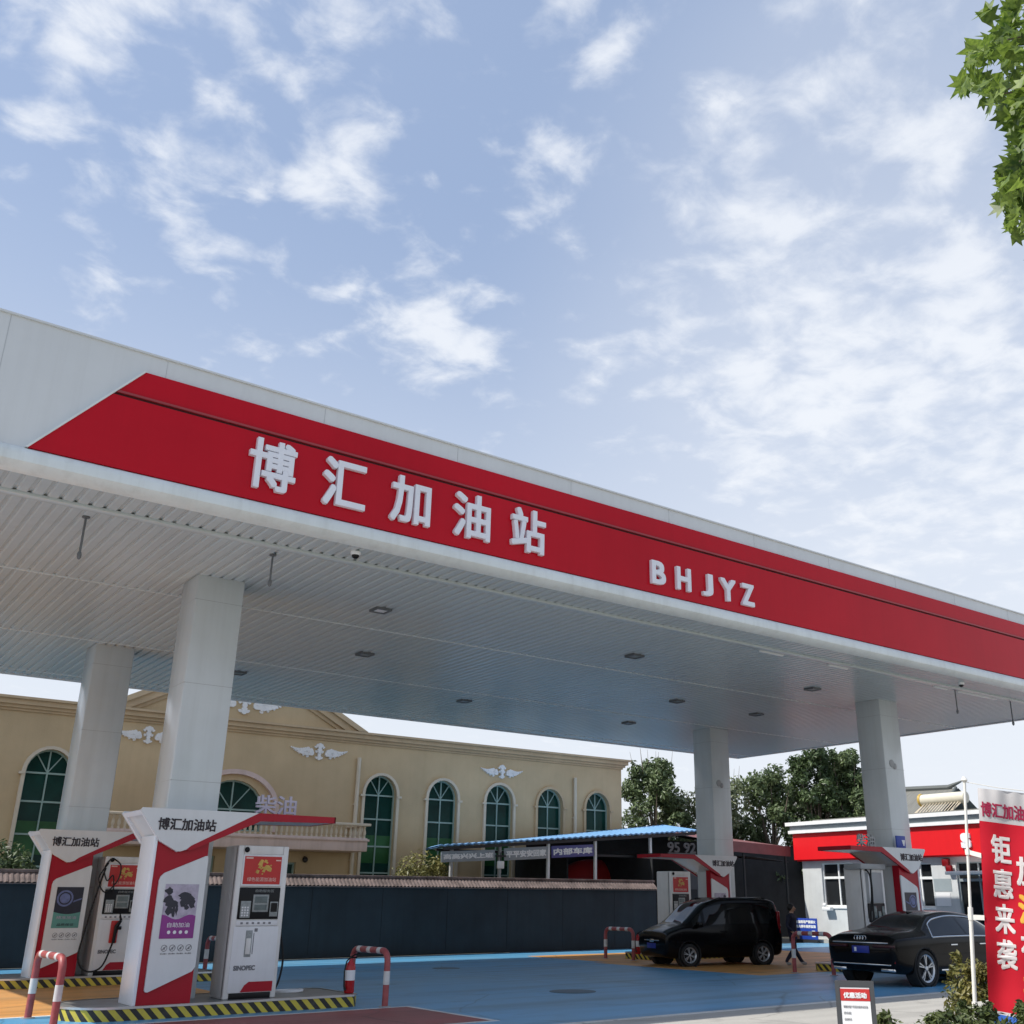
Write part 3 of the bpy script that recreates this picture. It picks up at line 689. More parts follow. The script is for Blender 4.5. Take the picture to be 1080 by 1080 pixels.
k = MB(); k.tube([(8.02 + .24 * math.cos(q), 18.35 + .2 * math.sin(q), .20 + .012 * (q / 6)) for q in [i * .35 for i in range(38)]], .014, 6)
tag(k.build('earthing_cable', 'paper'), 'pale cable coiled on the nearest pump island behind the extinguisher', 'cable')

# ================================================================== NAVY BOUNDARY WALL with tiled coping
wl = thing('boundary_wall', 'long navy blue wall with reddish tiled coping behind the forecourt', 'wall', (10, 31.5, 0))
c = MB(); c.box(-30, 28.3, 31.4, 31.62, 0, 2.12)
for k in range(24): c.box(-29.0 + k * 2.4, -28.988 + k * 2.4, 31.396, 31.41, .1, 2.0, 1)
put(c, 'wall_face', ['navy_wall', 'black'], wl)
c = MB(); prof = []
x = -30.0
while x < 28.2:
    for q in range(5): prof.append((x + .065 - .042 * math.cos(PI * q / 4), .020 * math.sin(PI * q / 4)))
    prof.append((x + .118, -.006)); x += .13
def coping(y0, z0, y1, z1):
    n = len(prof)
    c.add([(a, y0, z0 + b) for a, b in prof] + [(a, y1, z1 + b) for a, b in prof], [(i, i + 1, i + 1 + n, i + n) for i in range(n - 1)])
coping(31.18, 2.06, 31.51, 2.33); coping(31.84, 2.06, 31.51, 2.33)
c.box(-30, 28.3, 31.19, 31.83, 2.02, 2.05); c.bbox(-30, 28.3, 31.45, 31.57, 2.31, 2.39, .02)
put(c, 'coping', 'tile', wl, 30)

# ================================================================== BANQUET HALL
YB0 = 37.0
hall = thing('banquet_hall', 'tan rendered hall with tall arched green windows and a central pediment', 'building', (13.45, 44, 0))
def arch_loop(cx, hw, z0, zs, za, n=12):
    """window outline: square below, flattened arch of height za-zs above"""
    p = [(cx - hw, z0), (cx + hw, z0)]
    for i in range(n + 1):
        q = PI * i / n
        p.append((cx + hw * math.cos(q), zs + (za - zs) * math.sin(q)))
    return p
wins = [4.55, 7.36, 19.18, 21.95, 24.68, 27.3, 29.92]
holes = [arch_loop(cx, .68, 1.2, 5.44, 6.16) for cx in wins] + [arch_loop(13.45, 1.12, 3.9, 4.62, 5.62)] + [[(11.2, 1.0), (13.05, 1.0), (13.05, 3.05), (11.2, 3.05)], [(14.2, 0.2), (16.0, .2), (16.0, 2.9), (14.2, 2.9)]]
c = MB(); c.plate([(-10, 0), (31.36, 0), (31.36, 7.3), (-10, 7.3)], (0, YB0 + .3, 0), (1, 0, 0), (0, 0, 1), (0, -1, 0), .3, holes)
c.box(31.06, 31.36, YB0 + .3, 52, 0, 7.3); c.box(-10, -9.7, YB0 + .3, 52, 0, 7.3); c.box(-9.7, 31.06, 51.7, 52, 0, 7.3); c.box(-9.7, 31.06, YB0 + .3, 51.7, 7.0, 7.2)
c.box(8.9, 18.0, YB0 - .06, YB0 - .002, 3.2, 7.3) if False else None
put(c, 'wall', 'tan', hall)
c = MB()
for (a, b, y) in ((7.28, 7.36, .06), (7.36, 7.46, .14), (7.46, 7.62, .24), (7.62, 7.70, .34)):
    c.box(-10.1, 31.36 + y, YB0 - y, YB0 + .35, a, b - .001); c.box(31.36 + .001, 31.36 + y, YB0 + .36, 52, a, b - .001)
put(c, 'cornice', 'cornice', hall)
c = MB()
c.prism([(8.9, 7.7), (18.0, 7.7), (13.45, 10.0)], YB0 - .02, YB0 + .3); pd = put(c, 'pediment', 'tan', hall)
c = MB()
for sgn in (-1, 1):
    for o1, o2, d in ((0, .2, .34), (.2, .46, .22), (.46, .6, .10)):
        xb = lambda o: 4.6 + (.14 - o) / .52
        za = lambda o: 7.85 + 4.6 * .52 - o
        c.prism([(13.45 + sgn * xb(o1), 7.71), (13.45, za(o1)), (13.45, za(o2) + .001), (13.45 + sgn * xb(o2), 7.71)], YB0 - d, YB0 - .021)
c.build('raking_moulding', 'cornice', pd)
def window(cx, hw, z0, zs, za, bars, surround=True, green=True, smat='cream'):
    c = MB(); fw = .05
    out = arch_loop(cx, hw, z0, zs, za); inn = arch_loop(cx, hw - fw, z0 + fw, zs, za - fw)
    c.plate(out, (0, YB0 + .22, 0), (1, 0, 0), (0, 0, 1), (0, -1, 0), .08, [inn])
    c.box(cx - .022, cx + .022, YB0 + .145, YB0 + .21, z0 + fw, za - fw)
    for z in bars: c.box(cx - hw + fw, cx + hw - fw, YB0 + .15, YB0 + .205, z - .028, z + .028)
    for q in (PI * .30, PI * .70):
        x1, z1 = cx + (hw - fw) * math.cos(q), zs + (za - zs - fw) * math.sin(q)
        nx, nz = -(z1 - zs), (x1 - cx); L = math.hypot(nx, nz); nx, nz = nx / L * .016, nz / L * .016
        c.prism([(cx + nx, zs + nz), (cx - nx, zs - nz), (x1 - nx, z1 - nz), (x1 + nx, z1 + nz)], YB0 + .155, YB0 + .2)
    f = put(c, 'window', 'win_frame', hall)
    c = MB(); c.plate(arch_loop(cx, hw - .01, z0, zs, za), (0, YB0 + .26, 0), (1, 0, 0), (0, 0, 1), (0, -1, 0), .06, m=0)
    if green: c.box(cx - hw + fw, cx + hw - fw, YB0 + .194, YB0 + .199, 2.95, 3.95, 1)
    c.build('pane', ['glass', 'glass_green'], f, smooth=0)
    if surround:
        c = MB(); a, b = arch_loop(cx, hw + .11, z0, zs, za + .10), arch_loop(cx, hw, z0, zs, za)
        # open at the foot: outer path then inner path back
        ring = a[1:] + [a[0]]; inr = b[1:] + [b[0]]
        poly = ring + inr[::-1]
        c.plate(poly, (0, YB0, 0), (1, 0, 0), (0, 0, 1), (0, -1, 0), .09)
        for sx in (-1, 1): c.box(cx + sx * (hw + .10) - .09, cx + sx * (hw + .10) + .09, YB0 - .13, YB0 - .001, zs - .10, zs - .02)
        c.build('surround', smat, f)
for cx in wins: window(cx, .68, 1.2, 5.44, 6.16, (5.42, 4.54, 3.55, 2.6), smat='cream' if cx < 26 else 'cornice')
window(13.45, 1.12, 3.9, 4.62, 5.62, (4.62,), False, False)
c = MB(); a = arch_loop(13.45, 1.66, 3.9, 4.62, 5.98, 20); b = arch_loop(13.45, 1.50, 3.9, 4.62, 5.82, 20)
c.plate(a[1:] + [a[0]] + (b[1:] + [b[0]])[::-1], (0, YB0, 0), (1, 0, 0), (0, 0, 1), (0, -1, 0), .14); put(c, 'arch_moulding', 'pink', hall)
for x0, x1, z0, z1 in ((11.2, 13.05, 1.0, 3.05), (14.2, 16.0, .2, 2.9)):
    c = MB()
    c.plate([(x0, z0), (x1, z0), (x1, z1), (x0, z1)], (0, YB0 + .22, 0), (1, 0, 0), (0, 0, 1), (0, -1, 0), .08, [[(x0 + .06, z0 + .06), (x1 - .06, z0 + .06), (x1 - .06, z1 - .06), (x0 + .06, z1 - .06)]])
    c.box((x0 + x1) / 2 - .03, (x0 + x1) / 2 + .03, YB0 + .145, YB0 + .21, z0 + .06, z1 - .06)
    f = put(c, 'window', 'win_frame', hall)
    c = MB(); c.box(x0 + .01, x1 - .01, YB0 + .2, YB0 + .26, z0 + .01, z1 - .01); c.build('pane', 'glass', f)
# balcony
c = MB(); c.bbox(8.72, 18.05, 35.55, YB0 - .002, 3.28, 3.74, .03); c.bbox(8.67, 18.1, 35.5, YB0 - .003, 3.62, 3.70, .02)
bal = put(c, 'balcony', 'pink', hall)
c = MB(); c.bbox(8.64, 18.13, 35.50, 35.76, 4.16, 4.25, .02); c.bbox(8.64, 8.9, 35.77, YB0 - .01, 4.16, 4.25, .02); c.bbox(17.87, 18.13, 35.77, YB0 - .01, 4.16, 4.25, .02); c.build('handrail', 'cream', bal)
k = MB(); k.lathe([(.045, 0), (.045, .05), (.028, .07), (.058, .16), (.05, .23), (.024, .33), (.04, .36), (.04, .42)], (0, 0, 0), 8)
b0 = k.build('baluster', 'cream', bal)
pos = [(8.82 + i * .186, 35.63) for i in range(50)] + [(x, 35.63 + .2 * j) for x in (8.78, 17.99) for j in range(1, 7)]
for i, (x, y) in enumerate(pos):
    o = b0 if i == 0 else b0.copy()
    if i: COL.objects.link(o)
    o.parent = bal; o.location = (x, y, 3.74)
# white relief ornaments
def relief(cx, cz, w):
    c = MB(); rr = random.Random(int(cx * 10))
    s = w / 2.3
    def disc(x, z, r, d, sx=1.0, ang=0):
        pts = []
        for i in range(12):
            q = 2 * PI * i / 12; rj = r * (1 + .14 * math.sin(3 * q + x * 9))
            a, b = rj * sx * math.cos(q), rj * math.sin(q)
            pts.append((cx + s * (x + a * math.cos(ang) - b * math.sin(ang)), cz + s * (z + a * math.sin(ang) + b * math.cos(ang))))
        c.prism(pts, YB0 - d, YB0 - .001)
    for z, r, sx in ((.28, .07, .8), (.17, .075, 1.0), (.05, .095, .95), (-.07, .065, 1.0), (-.16, .055, 1.3), (-.23, .05, 1.6)): disc(0, z, r, .09 + rr.uniform(0, .02), sx)
    for q in (-1, 1):
        disc(q * .09, .25, .055, .08, 1.1, q * -.8); disc(q * .15, .19, .045, .075, 1.2, q * .3); disc(q * .12, .02, .045, .07, 1.1, q * .6); disc(q * .10, -.20, .04, .07, 1.3, q * .3)
    for sg in (-1, 1):
        disc(sg * .34, -.02, .13, .10, .85, 0); disc(sg * .36, .0, .06, .12, 1, 0)
        for i in range(9):
            u = i / 8; x = .46 + .66 * u; z = .02 + .10 * u - .05 * math.sin(u * PI); r = .085 * (1 - .75 * u)
            disc(sg * x, z + .05 * (1 - u), r, .06 + rr.uniform(0, .03), 1.25, sg * (.5 - .2 * u))
            disc(sg * (x - .03), z - .10 * (1 - u * .7), r * .85, .06 + rr.uniform(0, .03), 1.2, sg * -.5)
            if i % 2 == 0: disc(sg * x, z - .19 * (1 - u), r * .6, .05, 1, 0)
    return put(c, 'relief_ornament', 'relief', hall, 0)
for cx, cz, w in ((10.25, 6.86, 2.2), (16.5, 6.82, 2.3), (24.75, 6.68, 2.1), (3.6, 6.8, 2.2), (13.45, 8.33, 3.3)): relief(cx, cz, w)
for x, z1 in ((18.14, 6.75), (28.62, 6.72)):
    c = MB(); c.tube([(x, YB0 - .09, .1), (x, YB0 - .09, z1)], .075, 10); c.box(x - .09, x + .09, YB0 - .1, YB0 - .001, 5.0, 5.05); c.box(x - .09, x + .09, YB0 - .1, YB0 - .001, 3.0, 3.05)
    put(c, 'downpipe', 'cream', hall)
c = MB(); c.ball((16.3, YB0 - .1, 3.0), (.1, .1, .1)); c.tube([(16.3, YB0 - .001, 3.1), (16.3, YB0 - .12, 3.08)], .03, 6); put(c, 'wall_camera', 'dark', hall)

# ================================================================== foliage
def foliage(name, blobs, n, size, mat, parent=None, seed=1, reject=None, leaf='quad', shell=.55):
    """leaf-sized faces scattered through a crown made of ellipsoid clumps [(centre, radii)]"""
    rr = random.Random(seed); vs = []; fs = []
    wts = [max(1e-3, r[0] * r[1] * r[2]) ** .67 for _, r in blobs]
    k = 0; tries = 0
    while k < n and tries < n * 30:
        tries += 1
        (c0, r0) = rr.choices(blobs, wts)[0]
        d = Vector((rr.gauss(0, 1), rr.gauss(0, 1), rr.gauss(0, 1))).normalized()
        f = shell + (1 - shell) * rr.random() if rr.random() < .8 else rr.random()
        p = Vector((c0[0] + d.x * r0[0] * f, c0[1] + d.y * r0[1] * f, c0[2] + d.z * r0[2] * f))
        if mnoise.noise(p * (1.4 / max(.15, size * 3))) < -.12 and rr.random() < .85: continue
        if reject and reject(p): continue
        nrm = (d * .7 + Vector((rr.gauss(0, .6), rr.gauss(0, .6), rr.gauss(.35, .6)))).normalized()
        a = nrm.orthogonal().normalized(); b = nrm.cross(a); q = rr.uniform(0, 2 * PI)
        u = a * math.cos(q) + b * math.sin(q); v = nrm.cross(u)
        s = size * rr.uniform(.6, 1.35); o = len(vs)
        if leaf == 'quad':
            vs += [p - u * s, p + v * s * .42 + nrm * s * .12, p + u * s, p - v * s * .42 + nrm * s * .12]; fs += [(o, o + 1, o + 2, o + 3)]
        else:   # five pointed plane-tree leaf folded slightly about its midrib
            pts = []
            prof5 = [(0, -.55), (.30, -.45), (.95, -.30), (.48, -.02), (.85, .55), (.30, .38), (0, 1.0)]
            L = [p + u * (-x * s) + v * (y * s) + nrm * (abs(x) * .22 * s) for x, y in prof5]; R_ = [p + u * (x * s) + v * (y * s) + nrm * (abs(x) * .22 * s) for x, y in prof5]
            vs += R_ + L[1:-1]
            # right half, left half
            rt = [o + i for i in range(7)]; lf = [o, o + 6] + [o + 11 - i for i in range(5)]
            fs += [tuple(rt), tuple(lf)]
        k += 1
    me = bpy.data.meshes.new(name); me.from_pydata([tuple(v) for v in vs], [], fs); me.materials.append(M[mat]); me.update()
    ob = bpy.data.objects.new(name, me); COL.objects.link(ob)
    if parent: ob.parent = parent
    return ob
def clumps(cx, cy, z0, z1, r, n, seed, squash=1.0, a_=.30, b_=.50):
    rr = random.Random(seed); out = []
    for i in range(n):
        t = (i + .5) / n; z = z0 + (z1 - z0) * (t ** .85)
        w = r * (1 - abs(t - .45) * .95) ; a = rr.uniform(0, 2 * PI); k = rr.uniform(.25, .85)
        rad_ = r * rr.uniform(a_, b_)
        out.append(((cx + math.cos(a) * w * k, cy + math.sin(a) * w * k, z), (rad_, rad_, rad_ * rr.uniform(.6, .95) * squash)))
    return out
def tree(x, y, h, r, z0, label, mat, n, seed, size=.125, group='trees behind the sheds', bare=True):
    t = thing('tree', label, 'tree', (x, y, 0), group=group)
    rr = random.Random(seed); k = MB()
    bl = clumps(0, 0, z0, h - r * .16, r, 58, seed, 1.0, .13, .34)
    for i in range(9):
        a = rr.uniform(0, 2 * PI); q = rr.uniform(.1, .8) * r; bl.append(((math.cos(a) * q, math.sin(a) * q, h * rr.uniform(.86, 1.0) - q * .35), (.16, .16, .42)))
    k.tube([(0, 0, -.1), (.08, .05, z0 * .6), (-.05, .1, z0 * 1.2), (.1, 0, h * .75)], [.17, .14, .11, .04], 9)
    for c_, _ in bl[::4]:
        zz = min(c_[2] * .75, h * .6); k.tube([(0, .05, zz * .8), (c_[0] * .5, c_[1] * .5, zz), (c_[0], c_[1], c_[2])], [.07, .05, .02], 6)
    if bare:
        for i in range(7):
            a = rr.uniform(0, 2 * PI); q = rr.uniform(.1, .5) * r
            k.tube([(math.cos(a) * q, math.sin(a) * q, h - .8), (math.cos(a) * q * 1.2, math.sin(a) * q * 1.2, h + rr.uniform(.1, .55))], [.02, .006], 5)
    k.build('trunk', 'bark', t)
    foliage('crown', bl, n, size, mat, t, seed)
    return t
tree(36.6, 40.6, 8.6, 2.3, 2.2, 'dark leafy tree with bare twigs on top, just past the hall corner', 'leaf_far', 12000, 11)
tree(38.6, 41.0, 7.0, 2.2, 1.6, 'low pale green tree between the hall corner tree and the white column', 'leaf_far_light', 6000, 12, bare=False)
tree(40.0, 39.2, 7.7, 2.2, 1.8, 'light green tree with a thin top behind the maroon shed roof', 'leaf_far_light', 9000, 13)
tree(42.5, 38.0, 8.3, 2.5, 1.6, 'mid green dense tree over the maroon shed roof', 'leaf_far', 12000, 14, bare=False)
tree(44.3, 36.6, 9.4, 2.2, 1.8, 'tall dark green tree left of the kiosk roof', 'leaf_dark', 12000, 15, bare=False)
tree(46.0, 35.6, 9.3, 1.9, 3.6, 'tall thin-leaved tree with bare stems showing, above the kiosk roof', 'leaf_far', 8000, 16, bare=False)
tree(46.4, 36.1, 9.4, 1.9, 3.0, 'open dark tree with several stems beside the right front column', 'leaf_dark', 6000, 17, bare=False)
for (x, y, z, r, label, mat, seed) in ((5.7, 33.2, 2.45, .95, 'dark green clipped bush above the coping at the far left window', 'leaf_dark', 21), (19.35, 33.8, 2.55, 1.05, 'pale yellow-green rounded bush above the coping beside the arched windows', 'leaf_bush', 22)):
    t = thing('bush', label, 'bush', (x, y, 0), group='bushes behind the navy wall')
    k = MB()
    for i in range(6): k.tube([(0, 0, 0), (math.cos(i) * .2, math.sin(i) * .2, z * .6), (math.cos(i) * r * .6, math.sin(i) * r * .6, z)], [.05, .035, .015], 6)
    k.build('stem', 'bark', t)
    foliage('crown', [((0, 0, z), (r, r, .80)), ((-.35, 0, z - .4), (r * .8, r * .8, .7)), ((.4, 0, z - .35), (r * .8, r * .8, .7)), ((0, 0, z - 1.2), (r * .7, r * .7, .9))], 3600, .085, mat, t, seed)

# ================================================================== BLUE-ROOFED CARPORT behind the wall
cp = thing('carport', 'open carport with bright blue sheet roof behind the navy wall', 'carport', (25, 34, 0))
c = MB(); n = 90; top = []; bot = []
def rz(u, v): return (3.42 + .98 * u) + (.10 + .40 * u) * v
for i in range(n + 1):
    u = i / n; ww = .022 * math.sin(i * PI)
    for v in (0, 1):
        x = 18.9 + 12.4 * u + (2.0 * v) * 1.0; y = 32.0 + 4.3 * v
        top.append((x, y, rz(u, v) + (.02 if i % 2 else -.02))); bot.append((x, y, rz(u, v) - .05 + (.02 if i % 2 else -.02)))
N_ = len(top)
c.add(top + bot, [(2 * i, 2 * i + 2, 2 * i + 3, 2 * i + 1) for i in range(n)] + [(N_ + 2 * i, N_ + 2 * i + 1, N_ + 2 * i + 3, N_ + 2 * i + 2) for i in range(n)] + [(2 * i, N_ + 2 * i, N_ + 2 * i + 2, 2 * i + 2) for i in range(n)] + [(2 * i + 1, 2 * i + 3, N_ + 2 * i + 3, N_ + 2 * i + 1) for i in range(n)])
put(c, 'roof', 'blue_roof', cp, 0)
for x, z in ((19.6, 3.35), (21.6, 3.5), (23.75, 3.72), (25.98, 3.9), (28.8, 4.2)):
    c = MB(); c.bbox(x - .05, x + .05, 32.2, 32.3, 0, z, .008); put(c, 'post', 'kiosk_white' if x > 22 else 'grey', cp)
c = MB()
for i in range(5): c.box(19.2, 31, 32.6 + i * .9, 32.68 + i * .9, 3.25, 3.33) if i == 0 else None
c.prism([(19.2, 3.26), (31.2, 4.2), (31.2, 4.32), (19.2, 3.36)], 32.12, 32.19); put(c, 'eave_beam', 'dark', cp)
c = MB(); c.add([(25.6, 36.3, 0), (33.5, 36.3, 0), (33.5, 36.3, 4.5), (25.6, 36.3, 4.0)], [(0, 1, 2, 3)]); c.box(25.5, 25.58, 33.4, 36.9, 0, 3.6); put(c, 'back_sheet', 'shed_dark', cp)
def board(x0, z0, x1, z1, h, text, label, mat):
    t = thing('sign_board', label, 'sign', (x0, 32.16, z0), 0, 'lettered boards under the carport eave')
    L = math.hypot(x1 - x0, z1 - z0); ang = math.atan2(z1 - z0, x1 - x0)
    k = MB(); k.bbox(0, L, 0, .03, 0, h, .005); b = k.build('panel', mat, t)
    k = MB(); k.text(text, (.08, -.002, .09), FU, FV, L - .16, h - .18, .01, bold=.012); k.build('lettering', 'kiosk_white', b, smooth=0)
    t.rotation_euler = (0, -ang, 0)
    return t
board(19.15, 2.86, 21.35, 2.98, .36, '高高兴兴上班', 'grey lettered board at the low left end of the carport eave', 'board')
board(21.75, 2.98, 23.68, 3.10, .42, '平平安安回家', 'grey lettered board in the middle of the carport eave', 'board')
board(23.86, 3.12, 25.85, 3.24, .42, '内部车库', 'grey and violet lettered board at the right end of the carport eave', 'board_blue')
lp = thing('yard_lamp', 'small pale lamp hanging at the carport eave between two lettered boards', 'lamp', (21.55, 32.1, 2.7))
k = MB(); k.bbox(-.13, .13, -.06, .06, 0, .26, .03); k.build('lamp_body', 'kiosk_white', lp)
k = MB(); k.tube([(0, 0, .26), (0, .0, .55)], .02, 6); k.bbox(-.2, .2, -.05, .05, .40, .46, .01); k.build('bracket', 'dark', lp)
rc = thing('covered_truck', 'dark red tarpaulin bulging in the shade under the carport', 'covered truck', (28.0, 34.9, 0))
k = MB(); k.ball((0, 0, 1.5), (2.5, .9, 1.75), n=28, k=16); k.build('tarpaulin', 'red_cover', rc)
k = MB(); k.box(-2.2, 2.2, -.8, .8, .55, 1.5); k.build('load_bed', 'dark', rc)
for x in (-1.5, 1.5):
    for y in (-.85, .85):
        k = MB(); k.lathe([(.42, -.1), (.45, -.06), (.45, .06), (.42, .1)], (x, y, .45), 20, 'y'); k.build('wheel', 'rubber', rc)

# dark lean-to shed between carport and kiosk
sh = thing('lean_to_shed', 'dark open shed with a maroon sheet roof left of the red kiosk', 'shed', (34, 35, 0))
c = MB(); c.add([(31.8, 32.6, 4.12), (37.5, 32.6, 3.94), (37.5, 36.6, 4.5), (31.8, 36.6, 4.75)], [(0, 1, 2, 3)]); c.add([(31.8, 32.6, 4.02), (37.5, 32.6, 3.84), (37.5, 36.6, 4.4), (31.8, 36.6, 4.65)], [(3, 2, 1, 0)])
c.prism([(31.8, 3.70), (37.5, 3.52), (37.5, 3.95), (31.8, 4.13)], 32.55, 32.6)
put(c, 'roof', 'maroon_roof', sh)
c = MB(); c.box(28.4, 44.5, 36.7, 36.8, 0, 4.25); c.box(28.35, 28.4, 31.65, 36.7, 0, 3.4); put(c, 'back_wall', 'shed_dark', sh)
c = MB(); c.box(31.6, 34.4, 33.3, 33.36, 0, 3.25); put(c, 'sheet_wall', 'shed_panel', sh)
c = MB(); c.box(32.5, 33.6, 33.36, 33.40, 1.0, 2.3); c.box(31.9, 32.3, 33.26, 33.299, 1.0, 2.1); put(c, 'opening_shade', 'shed_dark', sh)  # no holes cut: the shade inside the openings is painted as dark panels
c = MB(); n = 28
vs = []
for i in range(n + 1):
    x = 32.35 + 1.55 * i / n; z = 2.88 + (.02 if i % 2 else 0); vs += [(x, 32.9, z), (x, 33.28, z + .12)]
c.add(vs, [(2 * i, 2 * i + 2, 2 * i + 3, 2 * i + 1) for i in range(n)]); put(c, 'pale_awning', 'translucent', sh, 0)
c = MB(); c.add([(33.6, 32.8, 3.45), (37.5, 32.65, 3.3), (37.5, 34.5, 3.55), (33.6, 34.5, 3.6)], [(0, 1, 2, 3)]); c.add([(33.6, 32.8, 3.42), (37.5, 32.65, 3.27), (37.5, 34.5, 3.52), (33.6, 34.5, 3.57)], [(3, 2, 1, 0)]); put(c, 'lower_awning', 'roof_tile', sh)
for x in (32.0, 34.6, 37.3):
    c = MB(); c.tube([(x, 32.7, 0), (x, 32.7, 3.6)], .05, 8); put(c, 'post', 'dark', sh)

# ================================================================== RED AND WHITE KIOSK
XK = 37.6
ks = thing('station_kiosk', 'low white kiosk with a bright red fascia and white cornice', 'kiosk', (40, 24, 0))
wk = [(-30.95, 1.45, -29.25, 3.2), (-26.6, 1.45, -25.45, 3.1), (-24.35, .1, -21.6, 3.1)]
holes = [[(a, b), (c_, b), (c_, d), (a, d)] for a, b, c_, d in wk]
c = MB(); c.plate([(-32.0, 0), (-12, 0), (-12, 3.3), (-32.0, 3.3)], (XK + .25, 0, 0), (0, -1, 0), (0, 0, 1), (-1, 0, 0), .25, holes)
c.box(XK + .25, 45, 31.75, 32.0, 0, 3.3); c.box(44.75, 45, 12, 31.75, 0, 3.3); c.box(XK + .25, 44.75, 12, 12.25, 0, 3.3)
put(c, 'wall', 'kiosk_wall', ks)
c = MB(); c.box(XK - .28, 45.2, 11.8, 32.2, 3.36, 4.46); c.box(XK - .20, 45.1, 11.9, 32.1, 3.30, 3.36); put(c, 'red_fascia', 'kiosk_red', ks)
c = MB(); c.box(XK - .42, 45.3, 11.7, 32.34, 4.47, 4.60); c.box(XK - .50, 45.4, 11.6, 32.42, 4.80, 4.95); put(c, 'cornice', 'kiosk_white', ks)
c = MB(); c.box(XK - .36, 45.25, 11.75, 32.28, 4.60, 4.80); put(c, 'cornice_band', 'kiosk_grey', ks)
c = MB(); c.box(XK + .2, 44.5, 12.5, 31.4, 4.95, 5.05); put(c, 'roof_slab', 'roof_tile', ks)
c = MB(); c.text('S', (XK - .282, 23.77, 3.58), LU, LV, .42, .56, .08, bold=.05); put(c, 'sign_letter', 'letter', ks, 0)
for (a, z0, b, z1), vb in zip(wk, ([.5], [.5], [.33, .66])):
    c = MB(); f = .05
    c.plate([(a, z0), (b, z0), (b, z1), (a, z1)], (XK + .16, 0, 0), LU, LV, (-1, 0, 0), .07, [[(a + f, z0 + f), (b - f, z0 + f), (b - f, z1 - f), (a + f, z1 - f)]])
    for q in vb: x = a + (b - a) * q; c.box(XK + .09, XK + .15, -x - .03, -x + .03, z0 + f, z1 - f)
    hz = z0 + (z1 - z0) * (.66 if z0 > 1 else .78); c.box(XK + .085, XK + .155, -b + f, -a - f, hz - .05, hz + .05)
    if z0 > 1: c.bbox(XK - .05, XK - .003, -b - .04, -a + .04, z0 - .09, z0 - .01, .01)
    w = put(c, 'window' if z0 > 1 else 'glass_door', 'win_white' if z0 > 1 else 'kiosk_grey', ks)
    c = MB(); c.box(XK + .165, XK + .19, -b + .01, -a - .01, z0 + .01, z1 - .01); c.build('pane', 'win_dark', w)
c = MB(); c.box(XK - .018, XK - .002, 24.72, 25.35, 1.5, 1.98); put(c, 'notice', 'paper', ks)
c = MB(); c.box(XK - .012, XK - .002, 24.62, 25.40, 2.04, 2.5); put(c, 'grey_notice', 'kiosk_grey', ks)
c = MB(); c.bbox(XK - .16, XK - .002, 24.55, 24.85, 2.95, 3.24, .03); c.bbox(XK - .22, XK - .06, 24.42, 24.66, 2.72, 2.98, .03); put(c, 'alarm_light', 'tail_red', ks)
c = MB(); c.bbox(XK - .3, XK - .06, 30.4, 30.85, 1.28, 1.42, .03); c.ball((XK - .2, 30.75, 1.5), .09); put(c, 'wall_bracket', 'win_white', ks)
c = MB(); c.box(XK - .5, XK - .002, 24.6, 31.9, 0, .13); put(c, 'plinth_step', 'concrete', ks)
c = MB(); c.bbox(XK - 1.0, XK - .01, 20.5, 24.2, 2.62, 2.74, .02); put(c, 'door_canopy', 'win_white', ks)
t = thing('notice_board', 'blue notice board with white lettering leaning on the kiosk corner', 'sign', (XK - .75, 31.4, 0), -PI / 2)
k = MB(); k.bbox(-.60, .62, -.02, .02, .13, .97, .01); b = k.build('panel', 'sign_blue', t)
k = MB(); k.text('加油现场严禁烟火', (-.53, -.021, .76), FU, FV, 1.08, .13, .004, bold=.006); k.text('熄火停车按序加油', (-.53, -.021, .58), FU, FV, 1.08, .13, .004, bold=.006); k.text('安全举报', (-.42, -.021, .32), FU, FV, .6, .12, .004, bold=.005); k.box(.32, .50, -.024, -.0201, .24, .48)
k.build('lettering', 'paper', b, smooth=0)
k = MB(); k.tube([(-.5, .03, .12), (-.5, .25, 0)], .015, 6); k.tube([(.5, .03, .12), (.5, .25, 0)], .015, 6); k.box(-.6, .6, -.015, .015, 0, .128); k.build('stand', 'dark', t)
wh = thing('solar_water_heater', 'cream solar water heater tank on the kiosk roof', 'water heater', (40.6, 27.0, 5.05))
k = MB(); k.tube([(0, .55, .75), (0, -1.6, .75)], .24, 16); k.build('tank', 'heater', wh)
k = MB(); k.lathe([(.27, -.05), (.29, 0), (.27, .05), (.1, .06)], (0, .58, .75), 16, 'y'); k.build('tank_cap', 'ad_gold', wh)
k = MB()
for y in (.4, -1.4): k.tube([(0, y, .6), (-.9, y + .2, 0)], .03, 6); k.tube([(0, y, .6), (.3, y, 0)], .03, 6)
for i in range(12): k.tube([(-.1, .35 - i * .15, .6), (-.95, .35 - i * .15, .08)], .02, 5)
k.build('frame', 'cream', wh)
